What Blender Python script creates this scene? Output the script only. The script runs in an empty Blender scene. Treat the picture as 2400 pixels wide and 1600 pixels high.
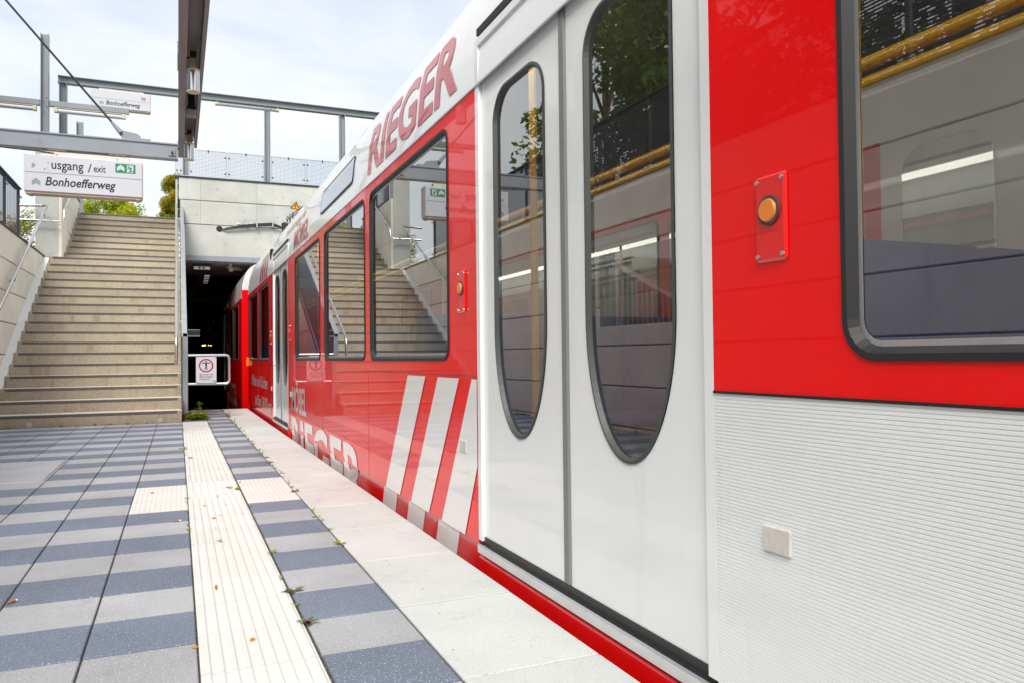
import bpy, math, random
from mathutils import Vector, Matrix
from mathutils.geometry import tessellate_polygon
random.seed(11)
rad = math.radians
S = bpy.context.scene
COL = S.collection

# ------------------------------------------------------------------ camera
CAM_H = 0.83
def cam_axes(yaw, pitch, roll):
    f = Vector((math.sin(yaw)*math.cos(pitch), math.cos(yaw)*math.cos(pitch), math.sin(pitch)))
    r = Vector((math.cos(yaw), -math.sin(yaw), 0)); u = r.cross(f)
    return (math.cos(roll)*r+math.sin(roll)*u, -math.sin(roll)*r+math.cos(roll)*u, f)
cr, cu, cf = cam_axes(.407607, .0194375, -.0106413)
cam = bpy.data.cameras.new('camera'); camo = bpy.data.objects.new('camera', cam); COL.objects.link(camo)
cam.sensor_fit = 'HORIZONTAL'; cam.sensor_width = 36; cam.lens = 27.2
cam.clip_start = .05; cam.clip_end = 2000
camo.matrix_world = Matrix(((cr.x, cu.x, -cf.x, 0), (cr.y, cu.y, -cf.y, 0), (cr.z, cu.z, -cf.z, CAM_H), (0, 0, 0, 1)))
S.camera = camo

# ------------------------------------------------------------------ sky, sun, exposure
SUN_EL, SUN_AZ = rad(48), rad(208)          # azimuth clockwise from +Y
W = bpy.data.worlds.new('World'); S.world = W; W.use_nodes = True
nt = W.node_tree; N = nt.nodes; L = nt.links; N.clear()
out = N.new('ShaderNodeOutputWorld'); bg = N.new('ShaderNodeBackground'); bg.inputs['Strength'].default_value = .12
sky = N.new('ShaderNodeTexSky'); sky.sky_type = 'NISHITA'; sky.sun_disc = False
sky.sun_elevation = SUN_EL; sky.sun_rotation = SUN_AZ; sky.air_density = 1.0; sky.dust_density = 2.0
tc = N.new('ShaderNodeTexCoord'); sep = N.new('ShaderNodeSeparateXYZ')
den = N.new('ShaderNodeMath'); den.operation = 'MAXIMUM'; den.inputs[1].default_value = 0.0
add = N.new('ShaderNodeMath'); add.operation = 'ADD'; add.inputs[1].default_value = .22
dx = N.new('ShaderNodeMath'); dx.operation = 'DIVIDE'; dy = N.new('ShaderNodeMath'); dy.operation = 'DIVIDE'
cmb = N.new('ShaderNodeCombineXYZ')
noi = N.new('ShaderNodeTexNoise'); noi.inputs['Scale'].default_value = 1.5; noi.inputs['Detail'].default_value = 7; noi.inputs['Roughness'].default_value = .55; noi.inputs['Distortion'].default_value = .4
rmp = N.new('ShaderNodeValToRGB'); rmp.color_ramp.elements[0].position = .34; rmp.color_ramp.elements[0].color = (.52, .52, .52, 1)
rmp.color_ramp.elements[1].position = .58; rmp.color_ramp.elements[1].color = (.99, .99, .99, 1)
mix = N.new('ShaderNodeMix'); mix.data_type = 'RGBA'; mix.inputs['B'].default_value = (4.4, 4.5, 4.55, 1)
L.new(tc.outputs['Generated'], sep.inputs[0]); L.new(sep.outputs['Z'], den.inputs[0]); L.new(den.outputs[0], add.inputs[0])
L.new(sep.outputs['X'], dx.inputs[0]); L.new(add.outputs[0], dx.inputs[1]); L.new(sep.outputs['Y'], dy.inputs[0]); L.new(add.outputs[0], dy.inputs[1])
L.new(dx.outputs[0], cmb.inputs[0]); L.new(dy.outputs[0], cmb.inputs[1]); L.new(cmb.outputs[0], noi.inputs['Vector'])
L.new(noi.outputs['Fac'], rmp.inputs[0]); L.new(rmp.outputs[0], mix.inputs['Factor']); L.new(sky.outputs[0], mix.inputs['A'])
L.new(mix.outputs['Result'], bg.inputs['Color']); L.new(bg.outputs[0], out.inputs[0])
sun = bpy.data.lights.new('sun', 'SUN'); sun.energy = 2.1; sun.angle = rad(26); sun.color = (1, .95, .87)
suno = bpy.data.objects.new('sun', sun); COL.objects.link(suno)
sd = Vector((math.sin(SUN_AZ)*math.cos(SUN_EL), math.cos(SUN_AZ)*math.cos(SUN_EL), math.sin(SUN_EL)))
suno.rotation_euler = (-sd).to_track_quat('-Z', 'Y').to_euler()
S.view_settings.view_transform = 'Standard'; S.view_settings.look = 'None'; S.view_settings.gamma = 1
S.view_settings.exposure = 0.95
S.cycles.max_bounces = 10; S.cycles.transparent_max_bounces = 16; S.cycles.glossy_bounces = 5; S.cycles.diffuse_bounces = 4
S.cycles.use_denoising = True
S.cycles.caustics_reflective = False; S.cycles.caustics_refractive = False

# ------------------------------------------------------------------ materials
MATS = {}
def mat(name, col, rough=.6, metal=0., var=0., vscale=3., speck=None, bump=None, coat=0., rnd=0., stain=None, spec=.5, col2=None, c2scale=2., c2pos=(.4, .6), trans=0., streak=None):
    """procedural Principled: var = brightness mottling, speck=(scale,colour,threshold), bump=(scale,strength), rnd = per object variation, stain=(colour,scale,lo,hi)"""
    m = bpy.data.materials.new(name); m.use_nodes = True; t = m.node_tree; n = t.nodes; l = t.links
    p = n['Principled BSDF']; p.inputs['Roughness'].default_value = rough; p.inputs['Metallic'].default_value = metal
    p.inputs['Specular IOR Level'].default_value = spec
    if coat: p.inputs['Coat Weight'].default_value = coat; p.inputs['Coat Roughness'].default_value = .02
    geo = n.new('ShaderNodeNewGeometry')
    def noise(scale, detail=4, rough_=.6):
        x = n.new('ShaderNodeTexNoise'); x.inputs['Scale'].default_value = scale; x.inputs['Detail'].default_value = detail; x.inputs['Roughness'].default_value = rough_
        l.new(geo.outputs['Position'], x.inputs['Vector']); return x
    cur = None
    def rgb(c):
        x = n.new('ShaderNodeRGB'); x.outputs[0].default_value = (*c, 1); return x.outputs[0]
    cur = rgb(col)
    def blend(a, b, fac, mode='MIX'):
        x = n.new('ShaderNodeMix'); x.data_type = 'RGBA'; x.blend_type = mode
        l.new(a, x.inputs['A']); l.new(b, x.inputs['B'])
        if isinstance(fac, float): x.inputs['Factor'].default_value = fac
        else: l.new(fac, x.inputs['Factor'])
        return x.outputs['Result']
    def ramp(src, lo, hi):
        x = n.new('ShaderNodeMapRange'); x.inputs['From Min'].default_value = lo; x.inputs['From Max'].default_value = hi
        l.new(src, x.inputs['Value']); return x.outputs[0]
    if col2: cur = blend(cur, rgb(col2), ramp(noise(c2scale).outputs['Fac'], *c2pos))
    if var:
        v = noise(vscale, 6)
        x = n.new('ShaderNodeMapRange'); x.inputs['From Min'].default_value = .25; x.inputs['From Max'].default_value = .75
        x.inputs['To Min'].default_value = 1-var; x.inputs['To Max'].default_value = 1+var
        l.new(v.outputs['Fac'], x.inputs['Value'])
        h = n.new('ShaderNodeHueSaturation'); l.new(cur, h.inputs['Color']); l.new(x.outputs[0], h.inputs['Value']); cur = h.outputs[0]
    if rnd:
        oi = n.new('ShaderNodeObjectInfo'); x = n.new('ShaderNodeMapRange'); x.inputs['To Min'].default_value = 1-rnd; x.inputs['To Max'].default_value = 1+rnd
        l.new(oi.outputs['Random'], x.inputs['Value'])
        h = n.new('ShaderNodeHueSaturation'); l.new(cur, h.inputs['Color']); l.new(x.outputs[0], h.inputs['Value']); cur = h.outputs[0]
    if stain: cur = blend(cur, rgb(stain[0]), ramp(noise(stain[1], 8, .7).outputs['Fac'], stain[2], stain[3]))
    if streak:
        mp_ = n.new('ShaderNodeVectorMath'); mp_.operation = 'MULTIPLY'; mp_.inputs[1].default_value = (1, 1, .07)
        x = n.new('ShaderNodeTexNoise'); x.inputs['Scale'].default_value = streak[1]; x.inputs['Detail'].default_value = 6; x.inputs['Roughness'].default_value = .65
        l.new(geo.outputs['Position'], mp_.inputs[0]); l.new(mp_.outputs[0], x.inputs['Vector'])
        cur = blend(cur, rgb(streak[0]), ramp(x.outputs['Fac'], streak[2], streak[3]))
    for sp in (speck or ()):
        cur = blend(cur, rgb(sp[1]), ramp(noise(sp[0], 1).outputs['Fac'], sp[2], sp[2]+.04))
    l.new(cur, p.inputs['Base Color'])
    if bump:
        b = n.new('ShaderNodeBump'); b.inputs['Strength'].default_value = bump[1]; b.inputs['Distance'].default_value = bump[2] if len(bump) > 2 else .004
        l.new(noise(bump[0], 5).outputs['Fac'], b.inputs['Height']); l.new(b.outputs[0], p.inputs['Normal'])
    if trans:
        tr = n.new('ShaderNodeBsdfTranslucent'); l.new(cur, tr.inputs['Color']); ms = n.new('ShaderNodeMixShader'); ms.inputs[0].default_value = trans
        l.new(p.outputs[0], ms.inputs[1]); l.new(tr.outputs[0], ms.inputs[2]); l.new(ms.outputs[0], n['Material Output'].inputs['Surface'])
    MATS[name] = m; return m

def glass(name, tint, ior=.08):
    m = bpy.data.materials.new(name); m.use_nodes = True; t = m.node_tree; n = t.nodes; l = t.links; n.remove(n['Principled BSDF'])
    lw_ = n.new('ShaderNodeLayerWeight'); lw_.inputs['Blend'].default_value = .5       # Schlick reflectance, same from both faces
    pw_ = n.new('ShaderNodeMath'); pw_.operation = 'POWER'; pw_.inputs[1].default_value = 2.8; l.new(lw_.outputs['Facing'], pw_.inputs[0])
    fr = n.new('ShaderNodeMath'); fr.operation = 'MULTIPLY_ADD'; fr.inputs[1].default_value = 1-ior; fr.inputs[2].default_value = ior; l.new(pw_.outputs[0], fr.inputs[0])
    tp = n.new('ShaderNodeBsdfTransparent'); tp.inputs['Color'].default_value = (*tint, 1)
    gl = n.new('ShaderNodeBsdfGlossy'); gl.inputs['Roughness'].default_value = 0.0; gl.inputs['Color'].default_value = (.95, .97, .97, 1)
    ms = n.new('ShaderNodeMixShader'); l.new(fr.outputs[0], ms.inputs[0]); l.new(tp.outputs[0], ms.inputs[1]); l.new(gl.outputs[0], ms.inputs[2])
    l.new(ms.outputs[0], n['Material Output'].inputs['Surface']); MATS[name] = m; return m

def emit(name, col, st):
    m = bpy.data.materials.new(name); m.use_nodes = True; p = m.node_tree.nodes['Principled BSDF']
    p.inputs['Base Color'].default_value = (*col, 1); p.inputs['Emission Color'].default_value = (*col, 1); p.inputs['Emission Strength'].default_value = st
    MATS[name] = m; return m

PAVE_SP_D = ((190., (.48, .52, .60), .645), (120., (.11, .13, .17), .67))
PAVE_SP_L = ((170., (.60, .61, .64), .64), (120., (.24, .25, .27), .67))
mat('pave_dark', (.145, .178, .24), .75, var=.16, vscale=2.2, speck=PAVE_SP_D, bump=(260, .5, .002), rnd=.1, stain=((.10, .11, .13), 5, .60, .82))
mat('pave_light', (.365, .38, .405), .75, var=.16, vscale=2.2, speck=PAVE_SP_L, bump=(260, .5, .002), rnd=.08, stain=((.25, .25, .255), 4, .58, .82))
mat('tactile', (.67, .67, .655), .7, var=.07, vscale=3, bump=(180, .35, .002), rnd=.035, stain=((.56, .53, .47), 9, .64, .82))
mat('edge_slab', (.565, .59, .59), .8, var=.09, vscale=2.5, bump=(120, .7, .003), rnd=.04, speck=((150., (.44, .43, .41), .64), (34., (.36, .33, .28), .735)), stain=((.42, .39, .33), 4.5, .56, .80))
mat('joint', (.06, .055, .05), .95, var=.4, vscale=30, speck=((90., (.2, .17, .1), .66),))
mat('plain_concrete', (.33, .32, .3), .85, var=.15, vscale=1.5, bump=(40, .4, .004))
mat('wall_concrete', (.53, .54, .515), .85, var=.16, vscale=1.6, bump=(55, .35, .003), rnd=.05, speck=((45., (.30, .29, .26), .70),), stain=((.36, .34, .28), 1.8, .58, .82), streak=((.36, .35, .31), 5., .58, .85))
mat('stair_wall', (.82, .77, .67), .85, streak=((.56, .51, .42), 4., .58, .84), var=.12, vscale=1.4, bump=(55, .3, .003), rnd=.06, speck=((60., (.42, .38, .3), .735),), stain=((.42, .37, .28), 2.0, .62, .85))
mat('white_plaster', (.80, .80, .79), .7, var=.05, stain=((.6, .6, .58), 5, .65, .85))
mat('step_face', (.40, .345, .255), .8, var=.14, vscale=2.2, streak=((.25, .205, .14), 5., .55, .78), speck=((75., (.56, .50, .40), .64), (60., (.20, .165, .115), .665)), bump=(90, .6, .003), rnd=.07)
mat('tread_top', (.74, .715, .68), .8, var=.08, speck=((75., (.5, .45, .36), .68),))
mat('step_strip', (.115, .10, .09), .7, var=.2, vscale=6, speck=((130., (.5, .46, .38), .715),), bump=(90, .6, .003))
mat('steel_paint', (.27, .30, .34), .42, var=.07, vscale=4, bump=(30, .08, .002), stain=((.17, .18, .2), 6, .63, .85))
mat('steel_brown', (.20, .185, .18), .45, var=.07, vscale=4)
mat('galv', (.60, .62, .65), .33, .85, var=.12, vscale=9)
mat('stainless', (.72, .72, .72), .22, 1.0, var=.06, vscale=20)
mat('dark_metal', (.035, .038, .043), .5, .2)
mat('fence_dark', (.04, .045, .054), .6, 0., var=.15, vscale=5)
mat('mesh_grey', (.30, .33, .36), .45, .6)
mat('black', (.012, .012, .013), .45)
mat('gasket_grey', (.06, .065, .065), .5)
mat('gasket_light', (.20, .21, .21), .5)
mat('rubber', (.018, .018, .02), .55)
mat('cream_plastic', (.62, .57, .40), .4, var=.05)
mat('sign_white', (.58, .60, .66), .35, var=.02, spec=.4)
mat('sign_frame', (.66, .64, .60), .45)
mat('sign_tan', (.50, .42, .31), .5, var=.1)
mat('ink', (.012, .012, .035), .5)
mat('sign_grey', (.24, .32, .35), .5)
mat('sign_green', (.0, .24, .105), .4)
mat('sign_red', (.42, .008, .01), .4)
mat('sign_yellow', (.75, .32, .01), .4)
mat('train_red', (.88, .002, .003), .3, spec=.15, coat=.55, bump=(1.5, .06, .012), var=.05, vscale=2.5, streak=((.62, .03, .03), 7., .62, .95))
mat('train_skirt', (.78, .003, .004), .3, coat=.7)
mat('train_white', (.82, .85, .86), .3, coat=.6, bump=(1.4, .05, .012), streak=((.66, .67, .66), 7., .58, .95), var=.035, vscale=2.2, stain=((.62, .63, .62), 5, .66, .9))
mat('train_grey', (.52, .55, .56), .3, coat=.8)
mat('decal_white', (.86, .87, .87), .3, coat=.8)
mat('decal_red', (.50, .012, .03), .35, coat=.6)
mat('plate_grey', (.62, .60, .55), .45, var=.12, vscale=40)
mat('roof_grey', (.45, .46, .47), .5, var=.06)
mat('orange', (.85, .24, .02), .3, coat=.6)
mat('yellow_rail', (.95, .52, .01), .3, coat=.4)
mat('seat_blue', (.02, .10, .32), .7, var=.15, vscale=20)
mat('interior', (.34, .34, .33), .6)
mat('interior_floor', (.10, .11, .12), .6)
glass('train_glass', (.42, .45, .44), .21)
mat('ballast', (.07, .062, .055), .95, var=.3, vscale=12, bump=(25, 1, .03))
mat('tunnel', (.30, .24, .18), .9, var=.25, vscale=1.2)
mat('grass', (.07, .11, .03), .9, var=.35, vscale=2.5, bump=(20, 1, .03))
mat('asphalt', (.12, .12, .12), .9, var=.1)
mat('bark', (.10, .075, .05), .9, var=.25, vscale=12, bump=(30, .7, .01))
mat('leaf_lime', (.28, .42, .015), .55, col2=(.58, .54, .02), c2scale=1.7, c2pos=(.42, .62), var=.4, vscale=9, trans=.35)
mat('leaf_autumn', (.22, .31, .012), .55, col2=(.62, .42, .03), c2scale=4.5, c2pos=(.42, .62), var=.45, vscale=14, trans=.35)
mat('leaf_green', (.085, .17, .02), .55, col2=(.17, .24, .02), c2scale=1.1, c2pos=(.4, .65), var=.45, vscale=7, trans=.3)
mat('leaf_weed', (.19, .32, .025), .55, col2=(.28, .30, .03), c2scale=9, var=.3, vscale=20, trans=.25)
mat('leaf_purple', (.14, .06, .05), .5, col2=(.12, .22, .03), c2scale=30, var=.3, vscale=20)
mat('litter', (.42, .18, .03), .8, var=.3, vscale=50)
mat('butt_paper', (.8, .78, .72), .8)
mat('house_wall', (.72, .71, .68), .8)
mat('roof_tile', (.10, .13, .17), .7, var=.2, vscale=4)
mat('window_dark', (.05, .06, .07), .15)
emit('cabin_fill_glow', (1., .93, .82), 5.)  # glow for the added fill strip inside the near car
emit('tunnel_lamp', (1., .62, .12), 5.)

# ------------------------------------------------------------------ mesh helpers
class MB:
    def __init__(s): s.v = []; s.f = []; s.m = []
    def add(s, vs, fs, mi=0):
        o = len(s.v); s.v += [tuple(v) for v in vs]; s.f += [tuple(i+o for i in f) for f in fs]; s.m += [mi]*len(fs); return s
    def box(s, x0, x1, y0, y1, z0, z1, mi=0, bev=0.):
        if x0 > x1: x0, x1 = x1, x0
        if y0 > y1: y0, y1 = y1, y0
        if z0 > z1: z0, z1 = z1, z0
        b = bev
        if not b:
            return s.add([(x0,y0,z0),(x1,y0,z0),(x1,y1,z0),(x0,y1,z0),(x0,y0,z1),(x1,y0,z1),(x1,y1,z1),(x0,y1,z1)],
                         [(3,2,1,0),(4,5,6,7),(0,1,5,4),(1,2,6,5),(2,3,7,6),(3,0,4,7)], mi)
        b = min(b, (x1-x0)*.45, (y1-y0)*.45, (z1-z0)*.45)
        vs = []; idx = {}
        for ax in range(3):
            for sx in (0, 1):
                for sy in (0, 1):
                    for sz in (0, 1):
                        c = [(x0, x1)[sx], (y0, y1)[sy], (z0, z1)[sz]]; sg = (sx, sy, sz)
                        for k in range(3):
                            if k != ax: c[k] += b if sg[k] == 0 else -b
                        idx[(ax, sx, sy, sz)] = len(vs); vs.append(tuple(c))
        I = lambda a, *k: idx[(a, *k)]
        fs = []
        for sd in (0, 1):
            q = [I(0, sd, 0, 0), I(0, sd, 1, 0), I(0, sd, 1, 1), I(0, sd, 0, 1)]; fs.append(q if sd else q[::-1])
            q = [I(1, 0, sd, 0), I(1, 0, sd, 1), I(1, 1, sd, 1), I(1, 1, sd, 0)]; fs.append(q if sd else q[::-1])
            q = [I(2, 0, 0, sd), I(2, 1, 0, sd), I(2, 1, 1, sd), I(2, 0, 1, sd)]; fs.append(q if sd else q[::-1])
        for a in (0, 1):
            for c in (0, 1):
                fs.append([I(0, a, c, 0), I(0, a, c, 1), I(1, a, c, 1), I(1, a, c, 0)])
                fs.append([I(0, a, 0, c), I(0, a, 1, c), I(2, a, 1, c), I(2, a, 0, c)])
                fs.append([I(1, 0, a, c), I(1, 1, a, c), I(2, 1, a, c), I(2, 0, a, c)])
        for a in (0, 1):
            for c in (0, 1):
                for d in (0, 1): fs.append([I(0, a, c, d), I(1, a, c, d), I(2, a, c, d)])
        return s.add(vs, fs, mi)
    def tube(s, pts, r, n=10, cap=True, mi=0):
        pts = [Vector(p) for p in pts]; rs = r if isinstance(r, (list, tuple)) else [r]*len(pts)
        rings = []; prev = None
        for i, p in enumerate(pts):
            d = (pts[min(i+1, len(pts)-1)]-pts[max(i-1, 0)]).normalized()
            a = prev if prev else (Vector((0, 0, 1)) if abs(d.z) < .9 else Vector((1, 0, 0)))
            x = a-d*a.dot(d)
            if x.length < 1e-5: x = d.orthogonal()
            x.normalize(); prev = x; y = d.cross(x)
            rings.append([p+(x*math.cos(2*math.pi*k/n)+y*math.sin(2*math.pi*k/n))*rs[i] for k in range(n)])
        vs = [v for R in rings for v in R]; fs = []
        for i in range(len(rings)-1):
            for k in range(n):
                fs.append((i*n+k, i*n+(k+1) % n, (i+1)*n+(k+1) % n, (i+1)*n+k))
        if cap: fs += [tuple(range(n))[::-1], tuple((len(rings)-1)*n+k for k in range(n))]
        return s.add(vs, fs, mi)
    def prism(s, pts, d, mi=0):
        """closed polygon (3d points, planar) extruded by vector d"""
        n = len(pts); d = Vector(d); a = [Vector(p) for p in pts]
        return s.add(a+[p+d for p in a], [tuple(range(n)), tuple(range(2*n-1, n-1, -1))]+[(i, n+i, n+(i+1) % n, (i+1) % n) for i in range(n)], mi)
    def holed(s, loops, mp, mi=0):
        """2d outline + holes -> triangles, mapped by mp(a,b)"""
        tri = tessellate_polygon([[Vector((a, b, 0)) for a, b in lp] for lp in loops])
        vs = [mp(a, b) for lp in loops for a, b in lp]
        return s.add(vs, [tuple(t) for t in tri], mi)
    def ring(s, outer, inner, mpo, mpi, mi=0):
        n = len(outer)
        return s.add([mpo(*p) for p in outer]+[mpi(*p) for p in inner], [(i, (i+1) % n, n+(i+1) % n, n+i) for i in range(n)], mi)
    def mesh(s, name, mats, smooth=False):
        me = bpy.data.meshes.new(name); me.from_pydata(s.v, [], s.f)
        for m in (mats if isinstance(mats, (list, tuple)) else [mats]): me.materials.append(MATS[m])
        me.polygons.foreach_set('material_index', s.m)
        if smooth: me.polygons.foreach_set('use_smooth', [True]*len(s.f))
        me.update(); return me
    def build(s, name, mats, parent=None, smooth=False, fixn=True):
        me = s.mesh(name, mats, smooth)
        if fixn:
            import bmesh
            bm = bmesh.new(); bm.from_mesh(me); bmesh.ops.recalc_face_normals(bm, faces=bm.faces); bm.to_mesh(me); bm.free()
        if smooth:
            try: me.set_sharp_from_angle(angle=rad(40))
            except Exception: pass
        return link(name, me, parent)
def link(name, me, parent=None, loc=None, rot=None):
    o = bpy.data.objects.new(name, me); COL.objects.link(o)
    if parent: o.parent = parent
    if loc is not None: o.location = loc
    if rot is not None: o.rotation_euler = rot
    return o
def tag(o, label=None, cat=None, group=None, kind=None):
    if label: o['label'] = label
    if cat: o['category'] = cat
    if group: o['group'] = group
    if kind: o['kind'] = kind
    return o
def thing(name, label, cat, group=None, loc=(0, 0, 0)):
    o = link(name, None); o.location = loc; o.empty_display_size = .1
    return tag(o, label, cat, group)
def struct(o): o['kind'] = 'structure'; return o
def rrect(a0, a1, b0, b1, r, n=6):
    pts = []
    for (ca, cb, st) in ((a1-r, b1-r, 0), (a0+r, b1-r, 90), (a0+r, b0+r, 180), (a1-r, b0+r, 270)):
        for k in range(n+1):
            t = rad(st+90*k/n); pts.append((ca+r*math.cos(t), cb+r*math.sin(t)))
    return pts
def text_mesh(body, size, mp, shear=0., offset=0., mats='ink', name='lettering', parent=None, width=None, res=3, levels=()):
    """font outline -> mesh; mp(u,v) maps text plane to the world; width squeezes to a given width"""
    c = bpy.data.curves.new('t', 'FONT'); c.body = body; c.size = size; c.shear = shear; c.offset = offset; c.resolution_u = res; c.fill_mode = 'FRONT'
    o = bpy.data.objects.new('t', c); COL.objects.link(o)
    bpy.context.view_layer.update()
    me = bpy.data.meshes.new_from_object(o.evaluated_get(bpy.context.evaluated_depsgraph_get()))
    bpy.data.objects.remove(o); bpy.data.curves.remove(c)
    if levels: cut_levels(me, levels)
    xs = [v.co.x for v in me.vertices]; x0, x1 = min(xs), max(xs); k = (width/(x1-x0)) if width else 1.
    for v in me.vertices: v.co = mp((v.co.x-x0)*k, v.co.y)
    me.materials.clear(); me.materials.append(MATS[mats]); me.name = name
    return link(name, me, parent)
def cut_levels(me, levels, axis=1):
    import bmesh
    bm = bmesh.new(); bm.from_mesh(me); no = [0, 0, 0]; no[axis] = 1
    for lv in levels:
        co = [0, 0, 0]; co[axis] = lv
        bmesh.ops.bisect_plane(bm, geom=bm.verts[:]+bm.edges[:]+bm.faces[:], plane_co=co, plane_no=no)
    bm.to_mesh(me); bm.free()
def poly(name, pts, mats, parent, mp):
    b = MB(); b.holed([pts], mp); return b.build(name, mats, parent)

# ------------------------------------------------------------------ setting: platform, track, tunnel, ground
PL, PE, PEND = -2.25, 1.078, 14.12           # wall face, platform edge, platform end
ST_Y, RS, TR, LD = 11.37, .1606, .3004, .3176 # stair start, riser, tread, extra landing depth
YP = 17.0                                    # tunnel portal plane
plat = link('platform', MB().box(PL, PE-.02, -9, ST_Y+.05, -1.3, -.008).box(.05, PE-.02, ST_Y+.05, PEND, -1.3, -.008).mesh('platform', 'joint')); struct(plat)
b = MB(); b.box(PE-.05, PE-.005, -9, PEND, -1.3, -.06); b.build('platform_face', 'plain_concrete', plat)
struct(MB().add([(-.2, -12, -1.25), (4.8, -12, -1.25), (4.8, 75, -1.25), (-.2, 75, -1.25)], [(0, 1, 2, 3)]).build('track_bed', 'ballast'))

# paving tiles ------------------------------------------------
PITCH, ROW, GAP = .30, .6293, .006
def two_tone(w, d):
    h = d/2; b = MB(); c = .003; z0 = -.045
    # near half dark, far half light, chamfered rim
    x0, x1 = -w/2, w/2
    rim = [(x0, -h), (x1, -h), (x1, 0), (x1, h), (x0, h), (x0, 0)]
    top = [(x0+c, -h+c), (x1-c, -h+c), (x1-c, 0), (x1-c, h-c), (x0+c, h-c), (x0+c, 0)]
    vs = [(x, y, z0) for x, y in rim]+[(x, y, -c) for x, y in rim]+[(x, y, 0) for x, y in top]
    fs = []; ms = []
    for i in range(6):
        j = (i+1) % 6; mi = 0 if i in (0, 1, 5) else 1
        fs += [(i, j, 6+j, 6+i), (6+i, 6+j, 12+j, 12+i)]; ms += [mi, mi]
    fs += [(12, 13, 14, 17), (17, 14, 15, 16)]; ms += [0, 1]
    for f, m_ in zip(fs, ms): b.f.append(f); b.m.append(m_)
    b.v += vs; return b
def plain_tile(w, d, m_=0, c=.003): return MB().box(-w/2, w/2, -d/2, d/2, -.045, 0, m_, c)
me_tile = two_tone(PITCH-GAP, ROW-.009).mesh('paving_tile', ['pave_dark', 'pave_light'])
me_half_d = plain_tile(PITCH-GAP, ROW/2-GAP*.5).mesh('paving_tile', 'pave_dark')
me_half_l = plain_tile(PITCH-GAP, ROW/2-GAP*.5).mesh('paving_tile', 'pave_light')
XT0, XT1 = .0505, .364                        # tactile strip
def ribbed(w, d, n, hgt, wid=.5):
    b = MB(); prof = [(-w/2, -.045), (-w/2, -hgt)]
    p = w/n
    for i in range(n):
        a = -w/2+i*p
        prof += [(a+p*(.5-wid/2)-.004, -hgt), (a+p*(.5-wid/2)+.002, 0), (a+p*(.5+wid/2)-.002, 0), (a+p*(.5+wid/2)+.004, -hgt)]
    prof += [(w/2, -hgt), (w/2, -.045)]
    k = len(prof)
    b.v = [(x, -d/2, z) for x, z in prof]+[(x, d/2, z) for x, z in prof]
    b.f = [(i, i+1, k+i+1, k+i) for i in range(k-1)]+[tuple(range(k))[::-1], tuple(range(k, 2*k))]; b.m = [0]*len(b.f)
    return b
me_rib = ribbed(XT1-XT0-.006, ROW/2-.004, 9, .0045).mesh('tactile_tile', 'tactile')
me_ribside = ribbed(PITCH-.004, ROW*.5-.003, 11, .0016, .55).mesh('tactile_tile', 'tactile')
def dots(w, d):
    b = plain_tile(w, d); nx, ny = 7, 7
    for i in range(nx):
        for j in range(ny):
            x = (i+.5)/nx*w-w/2; y = (j+.5)/ny*d-d/2; r0, r1 = .014, .009
            a = [(x+r0*math.cos(k*math.pi/4), y+r0*math.sin(k*math.pi/4), .0003) for k in range(8)]
            t = [(x+r1*math.cos(k*math.pi/4), y+r1*math.sin(k*math.pi/4), .0042) for k in range(8)]
            b.add(a+t, [(k, (k+1) % 8, 8+(k+1) % 8, 8+k) for k in range(8)]+[tuple(range(8, 16))])
    return b
me_dots = dots(XT1-XT0-.006, ROW/2-.004).mesh('tactile_tile', 'tactile')
def jit(a=.0012): return random.uniform(-a, a)
def lay(name, me, x, y, dz=0.):
    return link(name, me, plat, (x, y, dz+jit(.0008)), (jit(.002), jit(.002), jit(.0012)))
BL, BR = 2.4765, 2.531                        # row phases left / right of the strip
WH0, WH1 = BL+ROW*3.5, BL+ROW*5               # the white cross field
ncol = 8
for c in range(ncol):
    xc = XT0-PITCH*(c+.5); w = PITCH
    for r in range(-6, 15):
        y0 = BL+ROW*r; y1 = y0+ROW
        if xc-PITCH/2 < PL-.1: continue
        if y0 > ST_Y-.05: continue
        if y1 > ST_Y:                      # cut row at the stair foot
            if y0+ROW/2 < ST_Y: lay('paving_tile', me_half_d, xc, y0+ROW/4)
            b = plain_tile(PITCH-GAP, ST_Y-.01-y0-ROW/2-.003)
            if ST_Y-.01-y0-ROW/2 > .03: link('paving_tile', b.mesh('paving_tile', 'pave_light'), plat, (xc, (ST_Y-.01+y0+ROW/2)/2, 0))
            continue
        if c == 0 and r == 3: lay('paving_tile', me_half_d, xc, y0+ROW/4); continue
        if c == 0 and r == 4: continue
        if r in (6, 7) and c in (3, 4) and True: continue   # steel access cover lies here
        lay('paving_tile', me_tile, xc, y0+ROW/2)
# white cross field, three half rows each side
for k in range(3):
    lay('tactile_tile', me_ribside, XT0-PITCH/2, WH0+ROW*(k+.5)/2)
    lay('tactile_tile', me_ribside, (XT1+.672)/2+.002, WH0+.05+ROW*(k+.5)/2)
for r in range(-14, 30):
    y = BR-.0+ROW/2*(r+.5)
    if y > ST_Y+.0 : break
    lay('tactile_tile', me_dots if WH0-.1+ROW/2 < y < WH1+.1 else me_rib, (XT0+XT1)/2, y)
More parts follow.
